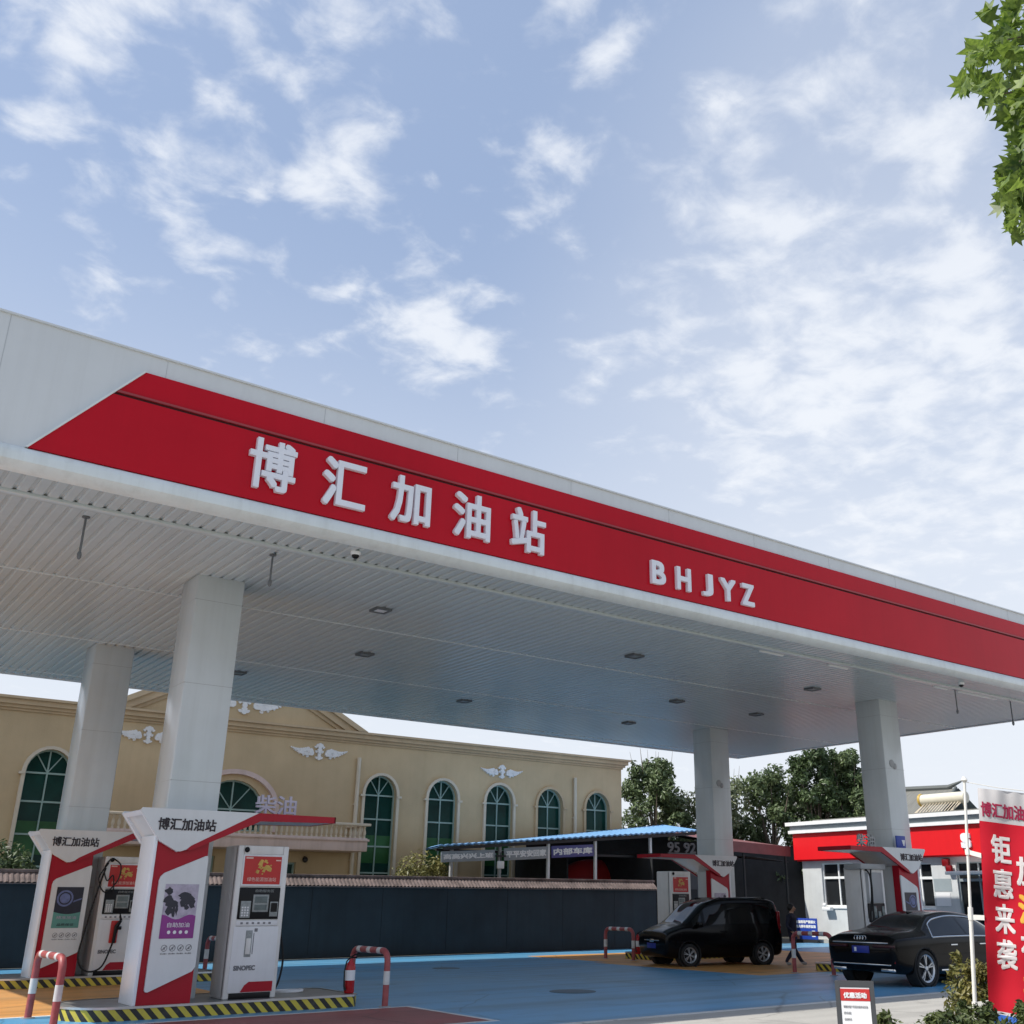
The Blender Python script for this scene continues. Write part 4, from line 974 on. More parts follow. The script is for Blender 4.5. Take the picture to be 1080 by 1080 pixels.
# traditional house behind
th = thing('tiled_roof_house', 'house with a grey tiled roof and upturned ridge behind the kiosk', 'house', (54, 33, 0))
c = MB(); c.add([(50.6, 44, 6.5), (52.3, 33.2, 6.1), (55.6, 33.6, 8.05), (53.9, 44.5, 8.4)], [(0, 1, 2, 3)]); c.add([(59, 44.5, 6.5), (59.5, 34, 6.1), (55.6, 33.6, 8.05), (53.9, 44.5, 8.4)], [(3, 2, 1, 0)])
put(c, 'roof', 'roof_tile', th)
c = MB(); c.tube([(53.9, 44.5, 8.45), (54.8, 38, 8.2), (55.5, 34.2, 8.12), (55.65, 33.4, 8.42)], [.16, .16, .16, .05], 8); c.tube([(55.5, 33.7, 8.1), (53.9, 33.45, 6.95), (52.3, 33.1, 6.12), (51.8, 32.9, 6.1)], [.09, .09, .09, .05], 8); put(c, 'ridge', 'roof_ridge', th)
c = MB(); c.box(52.8, 58.5, 34.0, 44, 0, 6.2); put(c, 'wall', 'kiosk_wall', th)
th.location += Vector((-.8, 1.1, -.3))

# ================================================================== VEHICLES
def herm(xs, ys, x):
    n = len(xs)
    if x <= xs[0]: return ys[0]
    if x >= xs[-1]: return ys[-1]
    i = max(k for k in range(n - 1) if xs[k] <= x)
    h = xs[i + 1] - xs[i]; t = (x - xs[i]) / h
    def sl(k):
        if k == 0: return (ys[1] - ys[0]) / (xs[1] - xs[0])
        if k == n - 1: return (ys[-1] - ys[-2]) / (xs[-1] - xs[-2])
        d0 = (ys[k] - ys[k - 1]) / (xs[k] - xs[k - 1]); d1 = (ys[k + 1] - ys[k]) / (xs[k + 1] - xs[k])
        return 0 if d0 * d1 <= 0 else 2 * d0 * d1 / (d0 + d1)
    a, b = sl(i) * h, sl(i + 1) * h
    return (2 * t**3 - 3 * t**2 + 1) * ys[i] + (t**3 - 2 * t**2 + t) * a + (-2 * t**3 + 3 * t**2) * ys[i + 1] + (t**3 - t**2) * b
class Body:
    """car shell: stations (x, half width at sill / belt / roof, z bottom / belt / roof)"""
    def __init__(s, st): s.xs = [q[0] for q in st]; s.c = list(zip(*[q[1:] for q in st]))
    def sec(s, x):
        S, B, R_, zb, zl, zr = [herm(s.xs, c, x) for c in s.c]
        return [(0, zb), (S * .86, zb), (S, zb + .12), (B * 1.012, zb + (zl - zb) * .62), (B, zl), (R_, zr - min(.07, (zr - zl) * .35)), (R_ * .80, zr), (0, zr + .018)]
    def at(s, x, t):
        P = s.sec(x); i = min(int(t), 6); u = t - i
        p0, p1, p2, p3 = P[max(i - 1, 0)], P[i], P[i + 1], P[min(i + 2, 7)]
        f = lambda k: .5 * (2 * p1[k] + (p2[k] - p0[k]) * u * .6 + (-(p2[k] - p0[k]) * 1.2 + 6 * (p2[k] - p1[k]) - .6 * (p3[k] - p1[k])) * u * u + ((p2[k] - p0[k]) * .6 - 4 * (p2[k] - p1[k]) + .6 * (p3[k] - p1[k])) * u**3)
        return f(0), f(1)
    def mesh(s, glass, arches=(), nx=130, sub=6):
        mb = MB(); L = s.xs[-1]; ts = [i / sub for i in range(7 * sub + 1)]
        xs = [s.xs[0] + (L - s.xs[0]) * (.5 - .5 * math.cos(PI * (i / nx))) * .35 + (L - s.xs[0]) * (i / nx) * .65 for i in range(nx + 1)]
        n = 2 * len(ts) - 2; vs = []
        for x in xs:
            r = [s.at(x, t) for t in ts]
            vs += [(x, a, b) for a, b in r] + [(x, -a, b) for a, b in r[-2:0:-1]]
        for i in range(nx):
            for j in range(n):
                tm = (ts[j] + ts[j + 1]) / 2 if j + 1 < len(ts) else (ts[n - j] + ts[n - j - 1]) / 2
                q = [vs[e] for e in (i * n + j, i * n + (j + 1) % n, (i + 1) * n + (j + 1) % n, (i + 1) * n + j)]
                mx_, my_, mz_ = [sum(p[e] for p in q) / 4 for e in range(3)]
                if abs(my_) > .45 and any(math.hypot(mx_ - ax, mz_ - ar * .9) < ar for ax, ar in arches): continue
                mb.f.append((i * n + j, i * n + (j + 1) % n, (i + 1) * n + (j + 1) % n, (i + 1) * n + j))
                mb.mi.append(1 if glass((xs[i] + xs[i + 1]) / 2, tm) else 0)
        mb.v = vs
        mb.f += [tuple(range(n))[::-1], tuple(nx * n + j for j in range(n))]; mb.mi += [0, 0]
        return mb
def wheel(t, x, y, R, w, spokes, side, rim_mat='alloy', q_=1.0):
    """wheel (tyre, rim) with its axle along y; side = +1 when the outer face looks to +y"""
    k = MB(); h = w / 2
    k.lathe([(R * .62, -h * side), (R * .93, -h * side), (R, -h * .7 * side), (R, h * .7 * side), (R * .93, h * side), (R * .70 * q_, h * side), (R * .68 * q_, h * .78 * side), (R * .66, h * .2 * side)], (0, 0, 0), 30, 'y')
    wh_ = k.build('wheel', 'rubber', t, loc=(x, y, R))
    k = MB(); s = side; e = s * h * .8
    ring = [(R * .70 * q_, e), (R * .68 * q_, e + s * .012), (R * .60 * q_, e - s * .01), (R * .60 * q_, e - s * .05)]
    k.lathe(ring, (0, 0, 0), 30, 'y', cap=False); k.lathe([(R * .60 * q_, e - s * .07), (R * .01, e - s * .07)], (0, 0, 0), 24, 'y', m=1)
    for i in range(spokes):
        a = 2 * PI * i / spokes + .3
        for da in (-.13, .13):
            P = [(R * .10, a - .25), (R * .10, a + .25), (R * .63 * q_, a + da + .05), (R * .63 * q_, a + da - .05)]
            pts = [(r_ * math.cos(q), r_ * math.sin(q)) for r_, q in P]
            k.prism(pts, min(e, e - s * .03), max(e, e - s * .03))
    k.lathe([(R * .14, e), (R * .12, e + s * .012), (.005, e + s * .014)], (0, 0, 0), 14, 'y')
    k.build('rim', [rim_mat, 'dark'], wh_)
    return wh_
def ellip(t, name, c, r, mat):
    k = MB(); k.ball(c, r, n=16, k=10); return k.build(name, mat, t)

# minivan, nose to the left
mv = thing('minivan', 'black minivan parked under the canopy, nose towards the navy wall', 'minivan', (24.2, 22.1, 0), rad(180 - 13))
KX = .92
mvb = Body([(0, .66, .72, .58, .36, .92, 1.12), (.05, .76, .79, .64, .28, .98, 1.36), (.20, .79, .81, .69, .24, 1.0, 1.66), (.5, .80, .82, .70, .23, 1.0, 1.72), (1.3, .81, .83, .71, .21, 1.0, 1.745), (2.0, .81, .83, .70, .21, .99, 1.735), (2.6, .81, .83, .66, .21, .98, 1.64), (3.5, .81, .82, .70, .21, .96, 1.07), (3.85, .80, .81, .66, .21, .89, .97), (4.09, .76, .785, .62, .25, .80, .87), (4.15, .69, .73, .57, .32, .64, .71)])
mvb.xs = [q * KX for q in mvb.xs]
gl = lambda x, t: (4.12 < t < 4.85 and .23 < x < 2.95 and all(abs(x - p) > .045 for p in (.92, 1.85, 2.62))) or (t > 5.05 and 2.43 < x < 3.16) or (t > 5.2 and .01 < x < .05)
mvb.mesh(gl, ((.78 * KX, .345), (3.36 * KX, .345))).build('body', ['car_black', 'car_glass'], mv, 50)
for x in (.78 * KX, 3.36 * KX):
    for sd in (-1, 1):
        k = MB(); k.lathe([(.355, sd * .60), (.355, sd * .825), (.345, sd * .830), (.325, sd * .815), (.325, sd * .60)], (x, 0, .305), 30, 'y', cap=False); k.build('wheel_arch', 'rubber', mv)
        wheel(mv, x, sd * .74, .29, .19, 6, sd)
for sd in (-1, 1):
    k = MB(); k.ball((0, 0, 0), (.16, .20, .085), n=16, k=10); h = k.build('headlight', 'lamp_lens', mv, loc=(3.93 * KX, sd * .57, .77)); h.rotation_euler = (0, .25, -sd * .75)
    k = MB(); k.ball((0, 0, 0), (.04, .12, .05), n=12, k=8); k.build('fog_lamp', 'lamp_lens', mv, loc=(4.07 * KX, sd * .57, .48))
    k = MB(); k.bbox(-.04, .10, -.09, .09, -.07, .07, .03); k.build('mirror', 'car_black', mv, loc=(2.80, sd * .94, 1.06))
    k = MB(); k.bbox(-.02, .07, -.06, .06, -.30, .30, .02); k.build('tail_light', 'tail_red', mv, loc=(.10, sd * .755, 1.10))
    for x in (1.05, 2.0):
        k = MB(); k.bbox(-.10, .10, -.02, .02, -.02, .02, .01); k.build('door_handle', 'car_black', mv, loc=(x, sd * .845, .88))
    k = MB(); k.tube([(.4, sd * .60, 1.70), (.55, sd * .60, 1.755), (2.0, sd * .59, 1.74), (2.2, sd * .58, 1.68)], .016, 6); k.build('roof_rail', 'car_black', mv)
k = MB(); k.bbox(3.80, 3.835, -.24, .24, .45, .58, .006); k.build('number_plate', 'plate', mv)
k = MB(); k.bbox(3.775, 3.82, -.42, .42, .64, .67, .008); k.bbox(3.785, 3.83, -.12, .12, .60, .69, .03); k.build('grille_bar', 'chrome', mv)

# saloon, seen from behind
sd_ = thing('saloon_car', 'black saloon with chrome window line and bright alloy wheel, seen from behind', 'car', (19.5, 15.15, 0), rad(0))
sb = Body([(0, .74, .80, .66, .42, .84, .90), (.06, .86, .89, .74, .32, .90, 1.0), (.5, .94, .95, .80, .24, .93, 1.07), (.92, .96, .96, .82, .22, .94, 1.10), (1.75, .97, .965, .62, .22, .95, 1.41), (2.4, .97, .965, .60, .21, .95, 1.47), (3.2, .97, .965, .60, .21, .94, 1.42), (4.0, .965, .96, .80, .21, .93, 1.05), (4.7, .95, .94, .78, .21, .86, .96), (5.1, .88, .88, .70, .25, .74, .84), (5.25, .74, .78, .6, .3, .62, .72)])
gs = lambda x, t: (4.12 < t < 4.86 and 1.30 < x < 3.80 and all(abs(x - p) > .035 for p in (2.55,))) or (t > 5.1 and 1.0 < x < 1.72) or (t > 5.1 and 3.24 < x < 3.95)
sb.mesh(gs, ((.92, .40), (4.1, .40)), 170).build('body', ['car_black', 'car_glass'], sd_, 50)
for x in (.92, 4.1):
    for s in (-1, 1):
        k = MB(); k.lathe([(.42, s * .7), (.42, s * .968), (.405, s * .975), (.375, s * .955), (.375, s * .7)], (x, 0, .365), 34, 'y', cap=False); k.build('wheel_arch', 'rubber', sd_)
        wheel(sd_, x, s * .862, .355, .22, 5, s, q_=1.14)
for s in (-1, 1):
    low = [(x, s * (sb.at(x, 4.07)[0] + .006), sb.at(x, 4.07)[1]) for x in [1.22 + i * .1 for i in range(28)]]
    up = [(x, s * (sb.at(x, 4.90)[0] + .006), sb.at(x, 4.90)[1]) for x in [1.42 + i * .1 for i in range(25)]]
    k = MB(); k.tube(low, .017, 6); k.tube([low[0]] + up + [low[-1]], .017, 6); k.build('window_trim', 'chrome', sd_)
    k = MB(); k.bbox(1.42, 3.6, min(s * .955, s * .985), max(s * .955, s * .985), .29, .325, .006); k.build('sill_trim', 'chrome', sd_)
    k = MB(); k.bbox(-.02, .14, -.26, .26, -.03, .03, .012); tl = k.build('tail_light', 'tail_dark', sd_, loc=(-.005, s * .60, .79)); tl.rotation_euler = (0, 0, s * -.12)
    for x in (1.95, 3.05):
        k = MB(); k.bbox(-.12, .12, -.018, .018, -.015, .015, .008); k.build('door_handle', 'chrome', sd_, loc=(x, s * .99, .80))
    k = MB(); k.bbox(-.08, .10, -.11, .11, -.07, .07, .03); k.build('mirror', 'car_black', sd_, loc=(3.75, s * 1.06, 1.0))
    k = MB(); k.bbox(-.01, .05, -.17, .17, -.03, .03, .012); k.build('exhaust_trim', 'chrome', sd_, loc=(.04, s * .62, .33))
    k = MB(); k.bbox(-.02, .02, -.03, .03, -.10, .10, .008); k.build('reflector', 'tail_red', sd_, loc=(.05, s * .80, .56))
    k = MB(); k.ball((0, 0, 0), (.1, .25, .07), n=14, k=8); k.build('headlight', 'lamp_lens', sd_, loc=(5.05, s * .62, .70))
k = MB(); k.bbox(-.03, .03, -.72, .72, .845, .868, .005); k.bbox(-.02, .04, -.74, .74, .42, .445, .006); k.build('rear_trim', 'chrome', sd_)
k = MB(); k.bbox(-.02, .01, -.22, .22, .65, .79, .005); k.bbox(-.021, -.018, .10, .16, .68, .76, .001, 1); k.build('number_plate', ['plate', 'paper'], sd_)
k = MB()
for i in range(4):
    cy = -.105 + i * .07; k.tube([(.005, cy + .048 * math.cos(q), .945 + .048 * math.sin(q)) for q in [2 * PI * j / 16 for j in range(17)]], .006, 5)
k.build('ring_emblem', 'chrome', sd_)
k = MB(); k.prism_x([(-.0, 0), (.02, 0), (.02, .01), (.0, .01)], 0, .001) if False else None
k.bbox(1.75, 1.95, -.02, .02, 1.41, 1.47, .01); k.build('roof_antenna', 'car_black', sd_)

# ================================================================== PERSON walking behind the minivan
pr = thing('person', 'person in dark navy work clothes walking behind the minivan, seen from behind', 'person', (24.05, 21.0, 0), rad(20))
bm = bmesh.new(); sk = bm.verts.layers.skin.verify()
def jv(p, r):
    v = bm.verts.new(p); v[sk].radius = (r, r); return v
def chain(a, *pts):
    for p, r in pts:
        b = jv(p, r); bm.edges.new((a, b)); a = b
    return a
root = jv((0, 0, .92), .15); root[sk].use_root = True
ch = chain(root, ((0, 0, 1.08), .14), ((.0, .01, 1.25), .16), ((0, .01, 1.36), .13), ((0, .0, 1.44), .06), ((0, -.02, 1.49), .06), ((0, -.03, 1.55), .095), ((0, -.03, 1.62), .09), ((0, -.03, 1.67), .05))
chest = [v for v in bm.verts if abs(v.co.z - 1.36) < .01][0]
for s, hx, hy, kx, ky, fx, fy in ((-1, -.10, 0, -.13, -.10, -.24, .16), (1, .10, 0, .16, .06, .24, -.14)):
    e = chain(root, ((hx, hy, .86), .105), ((kx, ky, .48), .075), ((fx, fy, .10), .055), ((fx, fy - .06, .05), .05), ((fx + .01 * s, fy - .16, .035), .035))
for s, el, ha in ((-1, (-.30, .04, 1.08), (-.34, -.16, .90)), (1, (.28, .06, 1.08), (.32, -.02, .84))):
    w_ = chain(chest, ((s * .19, .01, 1.35), .075), (el, .05), (ha, .036))
    H_ = Vector(ha); d = (H_ - Vector(el)).normalized(); sdv = Vector((0, 1, 0)) - d * d.y; sdv.normalize()
    pm_ = jv(H_ + d * .05, .032); bm.edges.new((w_, pm_))
    for i in range(4):
        b = H_ + d * .10 + sdv * (i - 1.5) * .022
        chain(pm_, (b, .012), (b + d * (.035, .045, .04, .03)[i] + Vector((-s * .012, 0, 0)), .009))
    th_ = H_ + d * .05 + sdv * -.05; chain(pm_, (th_, .012), (th_ + d * .035, .009))
me = bpy.data.meshes.new('body'); bm.to_mesh(me); bm.free()
po = bpy.data.objects.new('body', me); COL.objects.link(po)
po.modifiers.new('skin', 'SKIN'); ss = po.modifiers.new('sub', 'SUBSURF'); ss.levels = ss.render_levels = 2
bpy.context.view_layer.update()
m2 = bpy.data.meshes.new_from_object(po.evaluated_get(bpy.context.evaluated_depsgraph_get()))
po.modifiers.clear(); po.data = m2; po.parent = pr
m2.materials.clear()
for q in ('navy_cloth', 'skin', 'shoe'): m2.materials.append(M[q])
for p in m2.polygons:
    z = p.center.z; x = abs(p.center.x)
    p.material_index = 1 if z > 1.44 else (2 if z < .085 else (1 if (x > .26 and .6 < z < .93) else 0))
m2.shade_smooth()
k = MB(); k.ball((0, .005, 1.60), (.108, .112, .115), n=16, k=10); k.build('hair', 'hair', pr); pr.scale = (.94, .94, .94)
k = MB()
for s in (-1, 1): k.ball((s * .035, -.125, 1.575), .012)
k.tube([(0, -.12, 1.575), (0, -.145, 1.55), (0, -.125, 1.54)], [.01, .016, .01], 6); k.tube([(-.03, -.118, 1.515), (.03, -.118, 1.515)], .007, 5)
k.build('face', 'skin', pr)

# ================================================================== ROADSIDE ITEMS by the camera
# A-frame notice
sg = thing('poster_stand', 'small grey A-frame stand with a red-headed white notice on the concrete', 'sign', (9.48, 7.49, 0), rad(-52)); sg.scale = (.9, .9, .955)
k = MB()
tl_ = rad(8)
fr_ = [(-.19, .0, .19, .92)]
def slab(mb, a, b, z0, z1, d0, d1, m=None):
    """board leaning back about its foot"""
    v = []
    for z in (z0, z1):
        for d in (d0, d1):
            for x in (a, b): v.append((x, d * math.cos(tl_) + z * math.sin(tl_) * 1.0, z * math.cos(tl_) - d * math.sin(tl_) * 0))
    mb.add(v, [(0, 1, 3, 2), (4, 6, 7, 5), (0, 4, 5, 1), (2, 3, 7, 6), (0, 2, 6, 4), (1, 5, 7, 3)], m)
slab(k, -.20, .20, 0.02, .94, 0, .03); slab(k, -.22, -.17, 0, .96, -.014, .034, 0); slab(k, .17, .22, 0, .96, -.014, .034, 0); slab(k, -.169, .169, .90, .96, -.014, .034, 0)
k.build('frame', 'frame_dark', sg)
k = MB(); slab(k, -.165, .165, .06, .895, -.006, -.001, 0); slab(k, -.165, .165, .76, .88, -.009, -.0061, 1)
def wp(u, v, d): return (u, (-.0095 - d) * math.cos(tl_) + v * math.sin(tl_), v * math.cos(tl_))
def stext(body, x0, z0, w, h, m, bold=0):
    k.text(body, (0, 0, 0), (1, 0, 0), (0, 0, 1), w, h, .002, bold=bold, m=m, warp=lambda u, v, d: wp(x0 + u, z0 + v, d))
stext('优惠活动', -.13, .785, .26, .06, 2, .003)
for i, (tx, w) in enumerate((('尊敬的客户欢迎光临本站加油', .27), ('即日起', .08), ('活动时间', .08), ('每周二四六加油优惠', .20), ('满二百立减', .12), ('办卡充值更多惊喜', .18), ('详情咨询站内员工', .2))): stext(tx, -.14, .69 - i * .062, w, .026, 3)
k.build('notice', ['paper', 'ad_red', 'paper', 'ink_grey'], sg, smooth=0)
k = MB()
for x in (-.18, .18): k.tube([(x, .14, .90), (x, .42, 0)], .015, 6)
k.tube([(-.18, .36, .2), (.18, .36, .2)], .012, 6); k.build('back_leg', 'grey', sg)

# feather flag
fl = thing('banner_flag', 'tall red promotional flag with white and yellow lettering tied to a white pole', 'banner', (12.76, 8.27, 0))
B0 = Vector(fl.location)
top = Vector((12.89, 8.06, 3.20)) - B0; ptl = lambda z: top * (z / top.z)
k = MB(); k.tube([(0, 0, -.05), tuple(ptl(1.55))], .026, 10); k.tube([tuple(ptl(1.5)), tuple(ptl(1.62))], .033, 10); k.tube([tuple(ptl(1.6)), tuple(top)], .019, 10)
k.lathe([(.03, 0), (.045, .02), (.03, .05), (.01, .07)], tuple(top), 10); k.build('pole', 'pole', fl)
uu = Vector((.574, -.80, -.135)).normalized(); dn = (Vector((12.86, 8.11, .30)) - Vector((12.97, 7.93, 3.11))).normalized(); nn = dn.cross(uu).normalized()
if nn.dot(-B0) < 0: nn = -nn
TL = Vector((12.97, 7.93, 3.11)) - B0
CW, CHh = .73, 2.98
def cloth(u, v, d=0):
    """u across, v down the cloth, d above its front"""
    f = .022 * math.sin(u * 11 + v * 1.3) * (.5 + v / 3) + .03 * math.sin(u * 4.2 + 1 + v * .8) + .012 * math.sin(v * 7 + u * 3) + .008 * math.sin(u * 31) * max(0, 1 - v / .5)
    return TL + uu * u + dn * v + nn * (f + d)
def strip_(v0, v1, m, nu=44, nv=None):
    nv = nv or max(2, int((v1 - v0) * 26)); o = [[cloth(CW * i / nu, v0 + (v1 - v0) * j / nv) for i in range(nu + 1)] for j in range(nv + 1)]
    k.add([p for r in o for p in r], [(j * (nu + 1) + i, (j + 1) * (nu + 1) + i, (j + 1) * (nu + 1) + i + 1, j * (nu + 1) + i + 1) for j in range(nv) for i in range(nu)], m)
M['flag_red'] = pm('flag_red', (.53, .012, .027), .8, var=.07, scale=2, spec=.2)
M['flag_white'] = pm('flag_white', (.56, .54, .54), .75, var=.06, scale=3, streak=0.2)
M['flag_blue'] = pm('flag_blue', (.03, .13, .50), .7)
M['flag_text'] = pm('flag_text', (.74, .68, .66), .7)
M['flag_yellow'] = pm('flag_yellow', (.78, .42, .05), .7)
M['flag_crimson'] = pm('flag_crimson', (.36, .012, .06), .7)
k = MB(); strip_(0, .42, 1); strip_(.42, 2.70, 0); strip_(2.70, 2.735, 1, nv=2); strip_(2.735, CHh, 2)
cl = k.build('cloth', ['flag_red', 'flag_white', 'flag_blue'], fl, 60)
def ctext(body, u0, v0, w, h, mat, bold, shear=0):
    k = MB(); k.text(body, (0, 0, 0), (1, 0, 0), (0, 0, 1), w, h, .001, bold=bold, warp=lambda u, v, d: cloth(u0 + u + shear * v, v0 - v, .003 + d)); k.build('lettering', mat, cl, smooth=0)
ctext('博汇加油站', .025, .36, .68, .19, 'flag_crimson', .0045)
for i, chh in enumerate('钜惠来袭'): ctext(chh, .13, .93 + i * .425, .24, .36, 'flag_text', .009)
for i, (chh, m_) in enumerate(zip('加油有礼', ('flag_text', 'flag_yellow', 'flag_text', 'flag_yellow'))): ctext(chh, .42, 1.17 + i * .46, .27, .36, m_, .012)
k = MB()
for v, z in ((.02, 3.19), (.86, 2.30), (1.62, 1.50), (2.62, .47)):
    a = ptl(z); b = cloth(0, v)
    if v < .1: k.tube([tuple(top), tuple(cloth(.25, -.03)), tuple(cloth(CW, -.03))], .006, 5)
    else:
        k.add([tuple(a + Vector((0, 0, .03))), tuple(a - Vector((0, 0, .03))), tuple(b + Vector((0, 0, .0)) + dn * .03), tuple(b - dn * .03), tuple(a + nn * .012 + Vector((0, 0, .03))), tuple(a + nn * .012 - Vector((0, 0, .03))), tuple(b + nn * .012 + dn * .03), tuple(b + nn * .012 - dn * .03)], [(0, 1, 2, 3), (7, 6, 5, 4), (0, 3, 7, 4), (1, 5, 6, 2)])
        k.tube([tuple(a + Vector((.0, 0, -.035))), tuple(a + Vector((0, 0, .035)))], .034, 8)
k.build('tie', 'pole', fl)

# planting beside the flag
def shrub(x, y, h, r, label, mat, n, seed, size, group):
    t = thing('shrub', label, 'shrub', (x, y, 0), group=group); k = MB(); rr = random.Random(seed)
    bl = [((0, 0, h * .55), (r, r, h * .45)), ((r * .3, r * .3, h * .35), (r * .9, r * .9, h * .35)), ((-r * .3, -.1, h * .4), (r * .8, r * .8, h * .4))]
    for i in range(8):
        a = rr.uniform(0, 2 * PI); q = rr.uniform(.2, .9) * r; zt = h * rr.uniform(.85, 1.06)
        k.tube([(0, 0, 0), (math.cos(a) * q * .5, math.sin(a) * q * .5, h * .5), (math.cos(a) * q, math.sin(a) * q, zt)], [.012, .009, .004], 5)
        bl.append(((math.cos(a) * q, math.sin(a) * q, zt - .06), (.07, .07, .10)))
    k.build('stem', 'bark', t); foliage('leaves', bl, n, size, mat, t, seed, shell=.3)
shrub(13.35, 8.55, .98, .46, 'tall reddish-green shrub standing between the white pole and the saloon', 'leaf_hedge', 4600, 31, .042, 'shrubs in the roadside bed')
gp = 'low shrubs in the roadside bed'
for i, (x, y, h, r, lb) in enumerate(((10.35, 7.75, .50, .34, 'low dark green shrub nearest the poster stand'), (10.75, 7.35, .56, .36, 'low dark green shrub with upright tips, second from the poster stand'), (11.35, 7.25, .62, .36, 'low green shrub in front of the tall reddish shrub'), (11.9, 6.9, .60, .40, 'low green shrub below the red flag'), (12.4, 6.4, .62, .42, 'low green shrub beyond the red flag, farthest to the edge'))):
    shrub(x, y, h, r, lb, 'leaf_hedge_low', 2300, 40 + i, .042, gp)
struct(sheet('planting_bed', [(9.9, 7.0), (13.2, 9.2), (15.6, 6.2), (11.8, 4.4)], .02, 'earth'))

# ================================================================== CAMERA
F_, CX_, PITCH, ROLL, YAW, EYE = 1085.28, 606.0, .359858, .0036491, .658024, 1.7
Fw = Vector((math.sin(YAW) * math.cos(PITCH), math.cos(YAW) * math.cos(PITCH), math.sin(PITCH)))
rt = Vector((math.cos(YAW), -math.sin(YAW), 0)); up = rt.cross(Fw)
R_ = rt * math.cos(ROLL) + up * math.sin(ROLL); U_ = -rt * math.sin(ROLL) + up * math.cos(ROLL)
cd = bpy.data.cameras.new('camera'); cam = bpy.data.objects.new('camera', cd); COL.objects.link(cam)
cd.sensor_width = 36; cd.sensor_fit = 'HORIZONTAL'; cd.lens = F_ / 1080 * 36; cd.shift_x = -(CX_ - 540) / 1080
cd.clip_start = .1; cd.clip_end = 3000
cam.matrix_world = Matrix(((R_.x, U_.x, -Fw.x, 0), (R_.y, U_.y, -Fw.y, 0), (R_.z, U_.z, -Fw.z, EYE), (0, 0, 0, 1)))
sc.camera = cam
def ray(px, py): return (Fw + R_ * ((px - CX_) / F_) + U_ * ((540 - py) / F_)).normalized()

# ================================================================== STREET TREE whose branches hang in at the upper right
st = thing('street_tree', 'broad-leaved plane tree hanging its lobed leaves in from the roadside', 'tree', (7.2, .2, 0))
lim = [(-60, 1062), (0, 1058), (12, 1030), (40, 1030), (62, 1008), (90, 1004), (108, 1030), (125, 1052), (165, 1062), (195, 1042), (225, 1046), (250, 1066), (285, 1084), (330, 1120), (1300, 1500)]
EY = Vector((0, 0, EYE))
def rej(p):
    d = p + Vector(st.location) - EY; w = d.dot(Fw)
    if w < .3: return False
    x = CX_ + F_ * d.dot(R_) / w; y = 540 - F_ * d.dot(U_) / w
    if x > 1500 or y < -700: return False
    lx = herm([a for a, _ in lim], [b for _, b in lim], y)
    return x < lx + 7
S0 = Vector(st.location)
crown = [((-2.6, 1.75, 5.25), (.75, .75, .85)), ((-2.2, 1.6, 6.1), (1.0, 1.0, .8)), ((-1.2, 1.2, 6.9), (1.8, 1.8, 1.1)), ((.3, .2, 7.2), (2.4, 2.4, 1.6)), ((.9, -1.0, 6.3), (2.0, 2.0, 1.3)), ((-.6, -1.6, 6.6), (1.8, 1.6, 1.2)), ((-1.7, .9, 5.4), (1.1, 1.1, .7))]
k = MB(); k.tube([(0, 0, -.1), (.05, .0, 1.5), (.0, .1, 3.2), (.1, .1, 5.0), (.2, .1, 7.4)], [.19, .16, .14, .10, .03], 12)
for c_, _ in crown: k.tube([(0, .1, 3.4), (c_[0] * .5, c_[1] * .5, 3.6 + (c_[2] - 3.4) * .6), (c_[0] * .9, c_[1] * .9, c_[2])], [.09, .05, .015], 8)
tr_ = random.Random(9)
for i in range(16):
    z = tr_.uniform(4.75, 6.1); a = Vector((-1.9, 1.3, z + .35)); b = Vector((-2.75 + tr_.uniform(-.2, .25), 1.75 + tr_.uniform(-.25, .25), z + tr_.uniform(-.25, .1)))
    if not rej(b): k.tube([tuple(a), tuple((a + b) / 2 + Vector((0, 0, .06))), tuple(b)], [.014, .009, .004], 5)
k.build('trunk', 'bark', st)
foliage('crown', crown[:2] + crown[6:], 3400, .060, 'leaf_near', st, 51, rej, 'maple', .2).name = 'crown'
foliage('crown', crown[2:6], 2600, .10, 'leaf_near', st, 52, rej, 'maple', .3)

# ================================================================== SKY, SUN, EXPOSURE
SUN = Vector((-.77, .24, 1.0)).normalized()
el = math.asin(SUN.z); az = math.atan2(SUN.x, SUN.y)
w = bpy.data.worlds.new('World'); sc.world = w; w.use_nodes = True
nt = w.node_tree; N, L = nt.nodes, nt.links; N.clear()
out = N.new('ShaderNodeOutputWorld'); bg = N.new('ShaderNodeBackground')
sky = N.new('ShaderNodeTexSky'); sky.sky_type = 'NISHITA'; sky.sun_disc = False; sky.sun_elevation = el; sky.sun_rotation = az
sky.air_density = 1.0; sky.dust_density = 1.6; sky.ozone_density = 1.2; sky.altitude = 20
tc = N.new('ShaderNodeTexCoord'); nv = N.new('ShaderNodeVectorMath'); nv.operation = 'NORMALIZE'; L.new(tc.outputs['Generated'], nv.inputs[0])
sp = N.new('ShaderNodeSeparateXYZ'); L.new(nv.outputs[0], sp.inputs[0])
def MA(op, a, b=0.0, c_=0.0, clamp=False):
    n = N.new('ShaderNodeMath'); n.operation = op; n.use_clamp = clamp
    for i, v in enumerate((a, b, c_)):
        if isinstance(v, (int, float)): n.inputs[i].default_value = v
        else: L.new(v, n.inputs[i])
    return n.outputs[0]
zc = MA('ADD', MA('MAXIMUM', sp.outputs['Z'], 0.0), .10)
cv = N.new('ShaderNodeCombineXYZ'); L.new(MA('DIVIDE', sp.outputs['X'], zc), cv.inputs[0]); L.new(MA('DIVIDE', sp.outputs['Y'], zc), cv.inputs[1])
def proj(d): return d.x / (max(d.z, 0) + .10), d.y / (max(d.z, 0) + .10)
